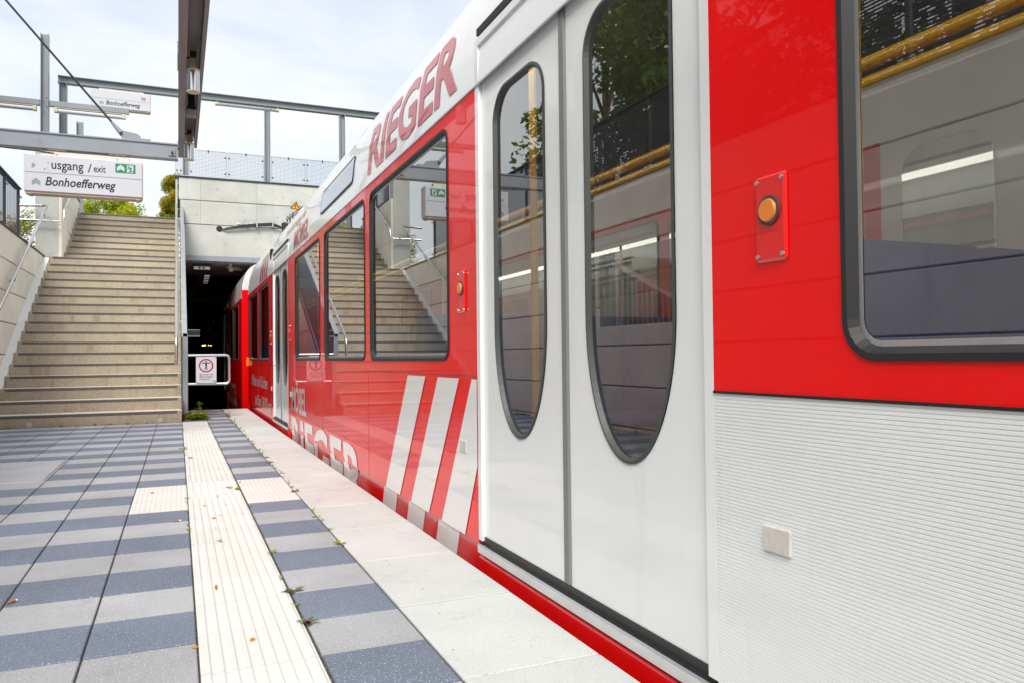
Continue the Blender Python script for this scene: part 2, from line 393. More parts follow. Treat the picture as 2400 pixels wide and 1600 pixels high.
# strip between tactile tiles and platform edge
WR = .672-XT1-.004
me_tile_r = two_tone(WR-GAP, ROW-.009).mesh('paving_tile', ['pave_dark', 'pave_light'])
me_half_r = plain_tile(WR-GAP, ROW/2-GAP*.5).mesh('paving_tile', 'pave_dark')
xr = (XT1+.672)/2+.001
for r in range(-6, 18):
    y0 = BR+ROW*r
    if r == 3: lay('paving_tile', me_half_r, xr, y0+ROW/4); continue
    if r == 4: continue
    lay('paving_tile', me_tile_r, xr, y0+ROW/2)
for r in range(14, 18):   # tiles behind the stair post, between stair and strip
    lay('paving_tile', me_tile, (XT0+XT1)/2+.01, BR+ROW*r+ROW/2+.03)
me_slab = MB().box(-(PE-.676)/2, (PE-.676)/2, -.3120, .3120, -.12, 0, 0, .0025).mesh('edge_slab', 'edge_slab')
for r in range(-8, 20):
    y = 1.904+.631*(r+.5)
    if y+.32 > PEND+.1: break
    link('edge_slab', me_slab, plat, ((PE+.676)/2, y, jit(.001)), (jit(.0015), jit(.0015), 0))
# steel access cover let into the paving
hx0, hx1, hy0, hy1 = XT0-PITCH*5, XT0-PITCH*3, BL+ROW*6, BL+ROW*8
hc = link('access_cover', None, plat); 
b = MB(); t_ = .02
for q in ((hx0, hx1, hy0, hy0+t_), (hx0, hx1, hy1-t_, hy1), (hx0, hx0+t_, hy0+t_, hy1-t_), (hx1-t_, hx1, hy0+t_, hy1-t_)): b.box(*q, -.045, .0015, 0, .002)
b.build('cover_frame', 'galv', hc); MB().box(hx0+t_+.006, hx1-t_-.006, hy0+t_+.006, hy1-t_-.006, -.04, -.001, 0, .003).build('cover_plate', 'pave_light', hc)

# tunnel ------------------------------------------------------
def sheet(name, m_, quads, parent=None):
    b = MB()
    for q in quads: b.add(q, [tuple(range(len(q)))])
    return b.build(name, m_, parent, fixn=False)
TZ = 2.86
tun = thing('tunnel', 'dark tunnel the red train runs out of under the portal wall', 'tunnel')
MB().box(.06, .12, YP+.25, 75, -1.3, 3.99).build('side_wall', 'tunnel', tun)
MB().box(.1, 4.8, YP+3.2, 75, TZ+.35, TZ+.7).build('ceiling', 'tunnel', tun)
MB().box(4.55, 4.8, YP+.25, 75, -1.3, 4.0).build('side_wall', 'tunnel', tun)
MB().box(-.2, 4.8, 75, 75.3, -1.3, 4).build('end_wall', 'tunnel', tun)
MB().box(.12, 4.55, YP+.2, YP+3.2, TZ, TZ+.3).build('soffit', 'wall_concrete', tun)
for k in range(6): MB().box(.12, .22, YP+4+k*3, YP+4.35+k*3, -1.25, TZ+.35).build('pilaster', 'tunnel', tun)
for k in range(6): MB().box(4.45, 4.55, YP+4+k*3, YP+4.35+k*3, -1.25, TZ+.35).build('pilaster', 'tunnel', tun)
for i in range(2):
    tl = link('tunnel_light', MB().box(-.026, .026, -.03, .03, -.02, .02, 0, .006).mesh('tunnel_light', 'tunnel_lamp'), None, (.93+i*.08, 34, 1.42+.01*i))
    tag(tl, ('left' if i == 0 else 'right')+' one of two tiny yellow lights deep in the tunnel', 'light', 'yellow tunnel lights')

# ground above the cutting -----------------------------------
def gz(y): return 2.62 if y < 26 else (2.62+(4.0-2.62)*min(1, (y-26)/10))
ys = [-60, 0, 6.2, 8.0, 15.5, 26, 31, 36, 60, 160]
quads = []
for a, c in zip(ys, ys[1:]):
    xe = -4.4 if a == 6.2 else -2.45
    quads.append([(-120, a, gz(a)), (xe, a, gz(a)), (xe, c, gz(c)), (-120, c, gz(c))])
    quads.append([(4.85, a, gz(a)), (140, a, gz(a)), (140, c, gz(c)), (4.85, c, gz(c))])
quads.append([(-2.45, 19.25, 3.995), (4.85, 19.25, 3.995), (4.85, 160, 3.995), (-2.45, 160, 3.995)])
quads.append([(.1, YP+.24, 3.995), (4.85, YP+.24, 3.995), (4.85, 19.25, 3.995), (.1, 19.25, 3.995)])
struct(sheet('ground', 'grass', quads))
struct(sheet('footpath', 'asphalt', [[(-2.4, 19.2, 4.003), (.1, 19.2, 4.003), (.1, 30, 4.003), (-2.4, 30, 4.003)]]))

# ------------------------------------------------------------------ staircase
stair = thing('staircase', 'long beige exposed aggregate staircase rising from the platform beside the tunnel', 'staircase', loc=(0, 0, 0))
def step_y(k): return ST_Y+TR*(k-1)+(LD if k > 17 else 0)
for k in range(1, 26):
    y0 = step_y(k)-.012; y1 = step_y(k+1)+.02 if k < 25 else step_y(k)+TR+.1
    xl = -2.143 if k <= 17 else -1.975
    xr_ = .046
    z1 = RS*k; z0 = z1-RS-.02
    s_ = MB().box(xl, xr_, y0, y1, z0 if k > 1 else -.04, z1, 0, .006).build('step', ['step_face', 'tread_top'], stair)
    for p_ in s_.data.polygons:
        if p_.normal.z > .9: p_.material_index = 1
    MB().box(xl+.055, xr_-.055, y0-.0025, y0+.002, z1-.041, z1-.006).build('contrast_strip', 'step_strip', s_)
# body below the steps, seen from the side
b = MB(); pr_ = [(ST_Y+.06, -.05)]+[(ST_Y+.06+TR*16.5, RS*16.4-.06), (19.2, RS*24-.05), (19.2, -1.3), (ST_Y+.06, -1.3)]
b.prism([(-2.1, y, z) for y, z in pr_], (2.12, 0, 0)); b.build('stair_body', 'plain_concrete', stair)
# side face panels of the stair towards the track
zc = [-1.3, -.1, .45, .9, 1.35, 1.8, 2.25, 2.7, 3.15, 3.6, 4.05]
for a, c in zip(zc, zc[1:]):
    ya = max(ST_Y+.12, ST_Y+.12+(c+.02)/.535); 
    if ya > 18.8: continue
    yb = ST_Y+.12+max(0, a+.02)/.535
    MB().prism([(.022, max(yb, ST_Y+.12), a+.006), (.022, 19.0, a+.006), (.022, 19.0, c-.006), (.022, ya, c-.006)], (.022, 0, 0)).build('side_panel', 'stair_wall', stair)
# white raking skirting on the left of both flights
def rake(x0, x1, k0, k1, off):
    ya, yb = step_y(k0)-.05, step_y(k1)+.05; za, zb = RS*k0-RS*.55+off, RS*k1-RS*.1+off
    return MB().prism([(x0, ya, za-.5), (x0, yb, zb-.5), (x0, yb, zb), (x0, ya, za)], (x1-x0, 0, 0))
rake(-2.26, -2.144, 1, 17, 0).build('skirting', 'white_plaster', stair)
rake(-2.1, -1.976, 18, 24, 0).build('skirting', 'white_plaster', stair)
for xx in (-1.72, -.22): MB().tube([(xx, ST_Y-.014, .035), (xx, ST_Y-.011, .035)], .034, 16).build('round_plug', 'wall_concrete', stair[0] if isinstance(stair, list) else stair)

# ------------------------------------------------------------------ concrete walls
OY0, OY1, OZ0, OZ1 = 6.2, 8.0, 1.16, 2.06      # opening onto a side stair
def wall_pieces(ya, yb, za, zb):
    """rectangle minus the opening"""
    if yb <= OY0 or ya >= OY1 or zb <= OZ0 or za >= OZ1: return [(ya, yb, za, zb)]
    r = []
    if ya < OY0: r.append((ya, OY0, za, zb))
    if yb > OY1: r.append((OY1, yb, za, zb))
    y0, y1 = max(ya, OY0), min(yb, OY1)
    if za < OZ0: r.append((y0, y1, za, OZ0))
    if zb > OZ1: r.append((y0, y1, OZ1, zb))
    return r
ZW = [-.05, .04, .49, .94, 1.39, 1.84, 2.29, 2.74]
lw = thing('retaining_wall', 'beige concrete panel wall along the left side of the stairs and platform', 'wall')
for q in ((-9, OY0, -.05, 2.73), (OY1, 16.4, -.05, 2.73), (OY0, OY1, -.05, OZ0-.01), (OY0, OY1, OZ1+.01, 2.73)):
    MB().box(-2.5, -2.28, *q).build('wall_core', 'plain_concrete', lw)
for a, c in zip(ZW, ZW[1:]):
    for j in range(5):
        p0 = -9+25.4*j/5; p1 = p0+25.4/5
        for (y0, y1, z0, z1) in wall_pieces(p0+.0015, p1-.0015, a+.008, c-.008 if c < ZW[-1] else c):
            if z1-z0 > .03: MB().box(-2.285, -2.25+jit(.001), y0, y1, z0, z1, 0, .006).build('concrete_panel', 'stair_wall', lw)
MB().box(-2.5, -2.235, -9, 16.4, 2.74, 2.765).build('wall_coping', 'dark_metal', lw)
ss = thing('side_stair', 'white walled side stair seen through the opening in the platform wall', 'staircase')
MB().box(-4.6, -4.4, OY0-.2, OY1+.2, 0, 2.62).build('back_wall', 'white_plaster', ss)
for y0, y1 in ((OY0-.2, OY0), (OY1, OY1+.2)): MB().box(-4.4, -2.5, y0, y1, 0, 2.6).build('end_wall', 'white_plaster', ss)
for i in range(9): MB().box(-4.4, -2.6, OY0+.2*i, OY1, .55+.16*i, .71+.16*i, 0, .005).build('step', ['step_face'], ss)
MB().prism([(-2.42, OY0, OZ0+.06), (-2.42, OY1, OZ1-.12), (-2.42, OY1, OZ1-.07), (-2.42, OY0, OZ0+.11)], (.05, 0, 0)).build('balustrade_rail', 'galv', ss)
for i in range(18):
    y = OY0+.05+.1*i; MB().box(-2.40, -2.388, y, y+.012, OZ0-.2, OZ0+.06+(OZ1-OZ0-.18)*(y-OY0)/(OY1-OY0)).build('baluster', 'galv', ss)
rw = thing('retaining_wall', 'grey concrete wall on the far side of the track behind the train', 'wall')
MB().box(4.55, 4.8, -12, YP+.2, -1.3, 2.62).build('wall_core', 'wall_concrete', rw)
for z in (.9, 1.5, 2.1): MB().box(4.535, 4.56, -12, YP+.2, z, z+.58, 0, .008).build('concrete_panel', 'wall_concrete', rw)
# pillar at the landing and side wall of the upper flight
up = thing('stair_pillar_wall', 'pale concrete pillar and side wall along the upper stair flight', 'wall')
MB().box(-2.40, -2.03, 16.45, 16.75, 2.5, 4.75, 0, .008).build('pillar', 'wall_concrete', up)
for a, c in ((2.6, 3.35), (3.35, 4.30)):
    MB().box(-2.24, -1.975, 16.46 if a < 3 else 16.462, 19.3, a+.004, c-.004, 0, .006).build('concrete_panel', 'stair_wall', up)
MB().box(-2.25, -1.96, 16.75, 19.3, 4.3, 4.325).build('wall_coping', 'dark_metal', up)
MB().box(-2.24, -1.94, 19.0, 19.35, 3.9, 4.14, 0, .005).build('end_block', 'wall_concrete', up)

# ------------------------------------------------------------------ portal wall over the tunnel
pw = thing('portal_wall', 'pale grey concrete wall over the tunnel mouth with board joints', 'wall')
MB().box(.06, 6.5, YP+.03, YP+.24, 2.95, 4.5).build('wall_core', 'plain_concrete', pw)
for (a, c, xs) in ((2.95, 3.585, (.06, 3.4, 6.5)), (3.60, 4.075, (.06, .43, 1.53, 2.7, 6.5)), (4.09, 4.535, (.02, .432, 1.532, 2.7, 6.5))):
    for x0, x1 in zip(xs, xs[1:]):
        MB().box(x0+.0007, x1-.0007, YP, YP+.04, a, c, 0, .004).build('concrete_panel', 'wall_concrete', pw)
MB().box(-.05, 6.5, YP-.02, YP+.26, 4.535, 4.56).build('wall_coping', 'dark_metal', pw)
MB().box(-.05, .25, YP-.03, YP+.27, 4.56, 4.573).build('wall_coping', 'galv', pw)
for x, z in ((.36, 3.79), (1.28, 3.72), (2.06, 4.26), (1.95, 3.82), (.9, 3.2), (.75, 4.33), (1.5, 3.33)):
    b = MB(); r0, r1 = .026, .019
    o_ = [(x+r0*math.cos(t*math.pi/8), z+r0*math.sin(t*math.pi/8)) for t in range(16)]; i_ = [(x+r1*math.cos(t*math.pi/8), z+r1*math.sin(t*math.pi/8)) for t in range(16)]
    b.ring(o_, i_, lambda a, c: (a, YP-.001, c), lambda a, c: (a, YP-.0015, c)); b.build('tie_hole_ring', 'plain_concrete', pw)
lin = thing('lintel', 'pale blue grey painted steel edge beam across the tunnel mouth', 'beam')
MB().box(.06, 6.5, YP-.015, YP+.2, 2.845, 2.95, 0, .004).build('lintel_plate', 'steel_paint', lin)
for x in (.78, 1.46, 2.2): MB().tube([(x, YP-.016, 2.90), (x, YP-.024, 2.90)], .008, 8).build('bolt', 'dark_metal', lin)
# fittings under the soffit
fx = thing('soffit_socket_box', 'small grey two socket box under the tunnel soffit', 'socket box')
MB().box(.30, .63, 17.5, 17.56, 2.72, 2.79, 0, .005).build('housing', 'galv', fx)
MB().box(.28, .66, 17.56, 17.7, 2.79, 2.86).build('bracket', 'dark_metal', fx)
for x in (.42, .50): MB().tube([(x, 17.503, 2.755), (x, 17.49, 2.755)], .022, 14).build('socket', 'dark_metal', fx)
for i in range(6):
    MB().box(.52, .62, 17.6+i*.25, 17.64+i*.25, 2.60-.01*i, 2.615-.01*i).build('cable_bracket', 'galv', fx)
MB().tube([(.46, 17.55, 2.72), (.45, 17.8, 2.6), (.40, 18.3, 2.5), (.30, 19, 2.3), (.16, 20, 2.1)], .03, 8).build('cable_bundle', 'rubber', fx)
fx2 = thing('soffit_clamp', 'small tan metal clamp under the tunnel soffit near the train', 'clamp')
MB().box(.96, 1.22, 17.5, 17.53, 2.77, 2.785).box(1.0, 1.08, 17.48, 17.55, 2.70, 2.77).box(1.08, 1.26, 17.5, 17.53, 2.73, 2.745).box(1.0, 1.06, 17.5, 17.55, 2.77, TZ).build('clamp_body', 'sign_tan', fx2)

# ------------------------------------------------------------------ steel frame, posts and beams
def ibeam(p0, p1, w, h, t=.011, up=(0, 0, 1), m_='steel_paint', name='beam', parent=None):
    p0, p1, up = Vector(p0), Vector(p1), Vector(up); d = (p1-p0).normalized(); sdv = d.cross(up).normalized(); u2 = sdv.cross(d).normalized()
    a, c = w/2, h/2; g = t*.5
    prof = [(-a, -c), (a, -c), (a, -c+t), (g, -c+t), (g, c-t), (a, c-t), (a, c), (-a, c), (-a, c-t), (-g, c-t), (-g, -c+t), (-a, -c+t)]
    b = MB(); n = len(prof)
    b.v = [tuple(p0+sdv*x+u2*z) for x, z in prof]+[tuple(p1+sdv*x+u2*z) for x, z in prof]
    b.f = [(i, (i+1) % n, n+(i+1) % n, n+i) for i in range(n)]+[tuple(range(n))[::-1], tuple(range(n, 2*n))]; b.m = [0]*len(b.f)
    return b.build(name, m_, parent)
fr = thing('steel_frame', 'grey steel frame with a long top beam standing on the portal wall', 'frame')
ZB = 6.27
ibeam((-2.12, YP+.1, ZB), (7.5, YP+.1, ZB), .14, .14, parent=fr)
ibeam((-2.03, YP+.1, 4.3), (-2.03, YP+.1, ZB-.07), .14, .13, up=(1, 0, 0), name='column', parent=fr)
for x in (.155, 1.755, 3.34, 4.95): ibeam((x, YP+.1, 4.56), (x, YP+.1, ZB-.07), .14, .115, up=(1, 0, 0), name='column', parent=fr)
# isolated column with cross bar on the landing pillar
lp = thing('steel_column', 'tall grey steel column with a cross arm at the stair landing', 'column')
ibeam((-2.27, 16.6, 4.75), (-2.27, 16.6, 6.93), .15, .13, up=(1, 0, 0), name='column', parent=lp)
MB().box(-2.20, -.86, 16.56, 16.64, 5.585, 5.69, 0, .004).build('cross_arm', 'steel_paint', lp)
MB().box(-4.2, -2.345, 16.56, 16.64, 5.585, 5.69, 0, .004).build('cross_arm', 'steel_paint', lp)
for z in (5.55, 5.72):
    for x in (-2.31, -2.23): MB().tube([(x, 16.53, z), (x, 16.515, z)], .012, 6).build('bolt', 'dark_metal', lp)
sp3 = thing('steel_column', 'short grey steel column farther up beside the stairs', 'column')
ibeam((-2.30, 22.5, 4.0), (-2.30, 22.5, 6.95), .15, .15, up=(1, 0, 0), name='column', parent=sp3)
def tube_lamp(x0, x1, y, z, label):
    t = thing('tube_lamp', label, 'lamp', 'fluorescent tube lamps')
    MB().box(x0, x1, y-.03, y+.03, z, z+.018).build('mounting_rail', 'cream_plastic', t)
    for x in (x0, x1-.06): MB().box(x, x+.06, y-.045, y+.045, z-.085, z, 0, .008).build('end_cap', 'cream_plastic', t)
    MB().tube([(x0+.06, y, z-.045), (x1-.06, y, z-.045)], .036, 12).build('diffuser', 'sign_white', t, True)
    MB().box(x0+.06, x1-.06, y-.012, y+.012, z-.088, z-.08).build('louvre', 'mesh_grey', t)
tube_lamp(-2.12, -.92, 16.6, 5.565, 'white tube lamp under the cross arm right of the tall column')
tube_lamp(-3.75, -2.40, 16.6, 5.565, 'white tube lamp under the cross arm left of the tall column')
tube_lamp(.72, 2.0, YP+.1, ZB-.072, 'white tube lamp under the long top beam of the frame')
# overhead beam (open channel) over the platform and its cross beam
YS = 8.6
oh = thing('overhead_beam', 'dark grey steel channel beam overhead running along the platform', 'beam')
MB().box(.006, .060, -9, 8.71, 2.93, 3.075, 0, .003).build('left_flange', 'steel_brown', oh)
MB().box(.150, .177, -9, 8.27, 2.93, 3.075, 0, .003).build('right_flange', 'steel_brown', oh)
MB().box(.060, .150, -9, 8.5, 3.05, 3.07).build('web', 'steel_brown', oh)
MB().box(.0, .006, 8.38, 8.5, 2.95, 3.02).box(.0, .0065, 5.85, 6.2, 2.97, 3.06).build('splice_plate', 'steel_paint', oh)
cb = thing('cross_beam', 'grey steel cross beam over the platform carrying the exit sign', 'beam')
MB().box(-2.5, .004, YS-.05, YS-.04, 2.885, 3.015, 0).box(-2.5, .004, YS+.04, YS+.05, 2.885, 3.015).box(-2.5, .004, YS-.062, YS+.062, 3.015, 3.028).box(-2.5, .004, YS-.062, YS+.062, 2.873, 2.885).build('beam', 'steel_paint', cb)
MB().box(-.085, -.02, YS-.062, YS-.05, 2.90, 2.965, 0, .003).build('end_plate', 'steel_paint', cb)
MB().tube([(-.05, YS-.062, 2.93), (-.05, YS-.075, 2.93)], .013, 8).build('bolt', 'dark_metal', cb)
ibeam((-2.42, YS, 2.6), (-2.42, YS, 5.75), .15, .14, up=(1, 0, 0), name='column', parent=cb)
tr = thing('tie_rod', 'thin dark steel tie rod slanting down to the cross beam', 'rod')
MB().tube([(-2.42, YS, 5.37), (-.545, YS, 3.135)], .0105, 8).build('rod', 'dark_metal', tr)
MB().tube([(-.60, YS, 3.20), (-.52, YS, 3.105)], [.014, .026], 10).build('fork_end', 'steel_paint', tr)
MB().prism([(-.535, YS-.008, 3.075), (-.50, YS-.008, 3.125), (-.37, YS-.008, 3.105), (-.34, YS-.008, 3.08), (-.34, YS-.008, 3.055), (-.50, YS-.008, 3.055)], (0, .016, 0)).build('gusset', 'steel_paint', tr)
MB().tube([(-.52, YS-.02, 3.095), (-.52, YS+.02, 3.095)], .014, 10).build('pin', 'dark_metal', tr)
MB().box(-.51, -.25, YS-.035, YS+.035, 3.028, 3.055).build('base_plate', 'steel_paint', tr)
def can_lamp(y, z1, label):
    t = thing('cylinder_lamp', label, 'lamp', 'cylindrical lamps under the overhead beam')
    MB().tube([(.105, y, z1+.005), (.105, y, z1-.008)], .047, 20).build('lamp_cap', 'cream_plastic', t, True)
    MB().box(.082, .130, y-.012, y+.004, z1, z1+.095, 0, .004).build('bracket', 'cream_plastic', t)
    MB().box(.085, .125, y-.02, y+.03, z1+.09, 3.05, 0, .004).build('junction_box', 'black', t)
    MB().tube([(.105, y, z1-.008), (.105, y, z1-.15)], .043, 24, False).build('lamp_tube', 'stainless', t, True)
    MB().tube([(.105, y, z1-.15), (.105, y, z1-.158)], .045, 24).build('lamp_rim', 'cream_plastic', t, True)
    MB().tube([(.085, y-.01, z1+.09), (.068, y+.02, z1+.095), (.062, y+.05, z1+.115)], .006, 6).build('cable', 'rubber', t)
can_lamp(6.0, 2.915, 'nearer metal cylinder lamp under the overhead beam')
can_lamp(8.10, 2.925, 'farther metal cylinder lamp at the end of the overhead beam')
spk = thing('loudspeaker', 'small black loudspeaker between the two cylinder lamps', 'loudspeaker')
MB().box(.08, .132, 6.9, 6.94, 2.95, 3.05, 0, .004).build('bracket', 'black', spk)
MB().add([(.088, 6.88, 2.96), (.125, 6.88, 2.96), (.125, 6.95, 2.96), (.088, 6.95, 2.96), (.066, 6.86, 2.90), (.143, 6.86, 2.90), (.143, 6.97, 2.90), (.066, 6.97, 2.90)],
         [(0, 1, 2, 3), (4, 7, 6, 5), (0, 4, 5, 1), (1, 5, 6, 2), (2, 6, 7, 3), (3, 7, 4, 0)]).build('horn', 'black', spk)
MB().box(.068, .141, 6.862, 6.968, 2.845, 2.90, 0, .01).build('speaker_body', 'steel_brown', spk)

pcb = thing('power_cable', 'thin black cable sagging under the cross beam to the sign', 'cable')
MB().tube([(-2.2, YS-.03, 2.868), (-1.75, YS-.05, 2.862), (-1.45, YS-.055, 2.845), (-1.2, YS-.055, 2.838), (-1.1, YS-.05, 2.83), (-1.06, YS-.03, 2.80)], .006, 6).build('cable', 'rubber', pcb, True)
# ------------------------------------------------------------------ hanging signs
def sign_board(label, x0, x1, z0, z1, y, zt):
    t = thing('direction_sign', label, 'sign', 'hanging direction signs', (0, 0, 0))
    MB().box(x0, x1, y, y+.16, z0+.012, z1, 0, .004).build('housing', 'sign_frame', t)
    MB().box(x0+.008, x1-.008, y-.004, y, z0+.018, z1-.008).build('face', 'sign_white', t)
    MB().box(x0+.01, x1-.01, y+.01, y+.15, z0-.006, z0+.012).build('bottom_tray', 'sign_tan', t)
    for x in (x0+.03, x1-.06): MB().box(x, x+.03, y+.005, y+.155, z0-.012, z0-.004).build('tray_clip', 'sign_tan', t)
    w = x1-x0
    MB().box(x0+w*.13, x0+w*.885, y+.03, y+.13, z1, z1+.045).build('top_rail', 'sign_frame', t)
    for fx_ in (.26, .775):
        MB().box(x0+w*fx_-.018, x0+w*fx_+.018, y+.06, y+.10, z1+.045, zt).build('hanger', 'sign_frame', t)
        MB().box(x0+w*fx_-.075, x0+w*fx_+.085, y+.03, y+.13, zt-.012, zt-.001).build('hanger_plate', 'cream_plastic', t)
        MB().tube([(x0+w*fx_, y+.03, z1+.022), (x0+w*fx_, y+.022, z1+.022)], .008, 8).build('bolt', 'galv', t)
    return t
def chevron(x, z, w, h): return [(x, z), (x+w/2, z+h*.32), (x+w, z), (x+w, z+h*.60), (x+w/2, z+h), (x, z+h*.60)]
sx0, sx1, sz0, sz1, sy = -1.338, -.322, 2.435, 2.800, YS-.08
s1 = sign_board('white exit sign reading usgang / exit and Bonhoefferweg hanging from the cross beam', sx0, sx1, sz0, sz1, sy, 2.873)
fm = lambda u, v: (u, sy-.0055, v)
def on_sign(x, z): return lambda u, v: (x+u, sy-.0055, z+v)
zm = (sz0+sz1)/2+.012
for q in ((sx0+.008, sx0+.112), (sx0+.118, sx0+.22), (sx0+.226, sx1-.008)): MB().box(q[0], q[1], sy-.0055, sy-.003, zm-.003, zm+.003).build('divider_line', 'sign_grey', s1)
poly('worn_arrow', [(sx0+.066, zm+.036), (sx0+.098, zm+.062), (sx0+.082, zm+.088), (sx0+.066, zm+.078)], 'sign_grey', s1, fm)
poly('worn_letter_trace', [(sx0+.168, zm+.035), (sx0+.178, zm+.045), (sx0+.174, zm+.028), (sx0+.165, zm+.028)], 'ink', s1, fm)
poly('worn_letter_trace', [(sx0+.192, zm+.098), (sx0+.203, zm+.100), (sx0+.206, zm+.088)], 'ink', s1, fm)
text_mesh('usgang', .125, on_sign(sx0+.228, zm+.043), offset=.0012, parent=s1, width=.270)
text_mesh('/', .12, on_sign(sx0+.535, zm+.034), offset=.0005, parent=s1)
text_mesh('exit', .095, on_sign(sx0+.585, zm+.043), offset=.0008, parent=s1, width=.105)
text_mesh('Bonhoefferweg', .118, on_sign(sx0+.178, sz0+.075), shear=.22, offset=.0019, parent=s1, width=.60)
poly('arrow', chevron(sx0+.066, sz0+.068, .070, .072), 'sign_grey', s1, fm)
gx0, gx1, gz0, gz1 = sx0+.775, sx0+.953, zm+.052, zm+.142
poly('exit_panel', [(gx0, gz0), (gx1, gz0), (gx1, gz1), (gx0, gz1)], 'sign_green', s1, fm)
fm2 = lambda u, v: (u, sy-.0075, v); fm3 = lambda u, v: (u, sy-.009, v)
poly('exit_arrow', chevron(gx0+.014, gz0+.014, .066, .066), 'sign_white', s1, fm2)
poly('exit_door', [(gx0+.102, gz0+.006), (gx0+.160, gz0+.006), (gx0+.160, gz1-.010), (gx0+.102, gz1-.010)], 'sign_white', s1, fm2)
b = MB(); X_, Z_ = gx0+.102, gz0
b.holed([[(X_+.018+.006*math.cos(k*math.pi/5), Z_+.070+.006*math.sin(k*math.pi/5)) for k in range(10)]], fm3)
for q in ([(.012, .060), (.030, .060), (.042, .035), (.028, .030)], [(.030, .060), (.040, .054), (.050, .060), (.048, .050), (.038, .046)], [(.012, .060), (.004, .044), (.010, .042), (.018, .054)],
          [(.028, .034), (.024, .018), (.012, .010), (.016, .004), (.032, .016), (.038, .034)], [(.034, .032), (.048, .022), (.058, .024), (.058, .016), (.046, .014), (.030, .026)]):
    b.holed([[(X_+u, Z_+v) for u, v in q]], fm3)
b.build('running_figure', 'sign_green', s1)
text_mesh('0000-00-00', .010, on_sign(sx0+.014, sz0+.024), parent=s1, width=.034) if False else None
# far sign under the frame beam
tx0, tx1, tz0, tz1, ty = -1.553, -.497, 5.79, 6.145, YP+.02
s2 = sign_board('farther white sign reading Bonhoefferweg hanging from the frame over the stairs', tx0, tx1, tz0, tz1, ty, ZB-.07)
tm_ = (tz0+tz1)/2+.01
on2 = lambda x, z: (lambda u, v: (x+u, ty-.0055, z+v))
MB().box(tx0+.008, tx1-.008, ty-.0055, ty-.003, tm_-.003, tm_+.003).build('divider_line', 'sign_grey', s2)
text_mesh('Bonhoefferweg', .118, on2(tx0+.265, tz0+.072), shear=.22, offset=.0019, parent=s2, width=.605)
poly('arrow', chevron(tx0+.15, tz0+.066, .07, .072), 'sign_grey', s2, lambda u, v: (u, ty-.0055, v))
b = MB()
for q in ([(.0, .05), (.02, .05), (.03, .0), (.02, .0)], [(.03, .0), (.04, .045), (.048, .05), (.06, .0), (.05, .0), (.045, .02)], [(.06, .05), (.075, .05), (.082, .03), (.075, .0), (.066, .0)], [(.0, .054), (.08, .054), (.078, .06), (.004, .06)]):
    b.holed([[(tx0+.885+u, tm_+.035+v) for u, v in q]], lambda u, v: (u, ty-.0055, v))
b.build('operator_logo', 'sign_red', s2)

# ------------------------------------------------------------------ stair balustrade, rails, barrier
SL = RS/TR
bal = thing('stair_balustrade', 'galvanised metal balustrade of upright slats on the track side of the stairs', 'balustrade')
MB().box(.062, .128, 11.80, 11.86, 0, 1.20, 0, .004).build('post', 'steel_paint', bal)
y0b, y1b = 11.80, 18.9
def railz(y): return 1.205+(4.915-1.205)*(y-11.8)/(18.9-11.8)
def raked(x0, x1, ya, yb, zf, h, name, m_, parent):
    return MB().prism([(x0, ya, zf(ya)), (x0, yb, zf(yb)), (x0, yb, zf(yb)+h), (x0, ya, zf(ya)+h)], (x1-x0, 0, 0)).build(name, m_, parent)
raked(.045, .118, 11.8, 16.0, lambda y: railz(y)-.05, .05, 'top_rail', 'galv', bal)
raked(.045, .108, 16.0, 18.9, lambda y: railz(y)-.052, .05, 'top_rail', 'galv', bal)
raked(.052, .100, 11.86, 18.9, lambda y: railz(y)-1.16, .09, 'bottom_rail', 'galv', bal)
me_s = MB().box(0, .008, 0, .062, 0, 1.02).mesh('slat', 'mesh_grey')
k = 0; y = 11.88
while y < 18.82:
    link('slat', me_s, bal, (.078, y, railz(y)-1.09)); y += .07
MB().box(.062, .128, 18.84, 18.9, 4.0, railz(18.87)-.05, 0, .004).build('post', 'steel_paint', bal)
hr = thing('handrail', 'stainless tube handrail on the right side of the stairs', 'handrail', 'stair handrails')
def hz(y): return railz(y)+.03
MB().tube([(-.022, 11.60, .775), (-.022, 11.60, 1.02), (-.022, 11.62, 1.10), (-.022, 11.68, 1.17), (-.022, 18.9, hz(18.9)-.02)], .021, 12).build('tube', 'stainless', hr, True)
for y in (12.2, 13.6, 15.0, 16.4, 17.8, 18.6): MB().tube([(-.022, y, hz(y)-.03), (.05, y, hz(y)-.07)], .009, 8).build('bracket', 'galv', hr)
hl = thing('handrail', 'stainless tube handrail on the left wall of the lower flight', 'handrail', 'stair handrails')
zl = lambda y: 1.555+.519*(y-12.17)
MB().tube([(-2.18, 11.2, zl(11.2)), (-2.18, 16.18, zl(16.18)), (-2.20, 16.24, zl(16.24)), (-2.26, 16.26, zl(16.26)-.02), (-2.62, 16.28, zl(16.26)-.03)], .023, 12).build('tube', 'stainless', hl, True)
for y in (11.8, 13.2, 14.6, 15.9): MB().tube([(-2.25, y, zl(y)-.09), (-2.18, y, zl(y)-.085), (-2.18, y, zl(y)-.02)], .009, 8).build('bracket', 'dark_metal', hl)
hu = thing('handrail', 'stainless tube handrail bending up along the upper flight wall', 'handrail', 'stair handrails')
MB().tube([(-2.62, 16.33, 3.40), (-1.99, 16.33, 3.40), (-1.93, 16.34, 3.41), (-1.925, 16.36, 3.60), (-1.925, 16.45, 3.68), (-1.925, 18.9, 3.68+.53*2.45)], .021, 12).build('tube', 'stainless', hu, True)
for y in (16.7, 17.7, 18.6): MB().tube([(-1.975, y, 3.62+.53*(y-16.45)), (-1.925, y, 3.60+.53*(y-16.45)), (-1.925, y, 3.66+.53*(y-16.45))], .009, 8).build('bracket', 'dark_metal', hu)
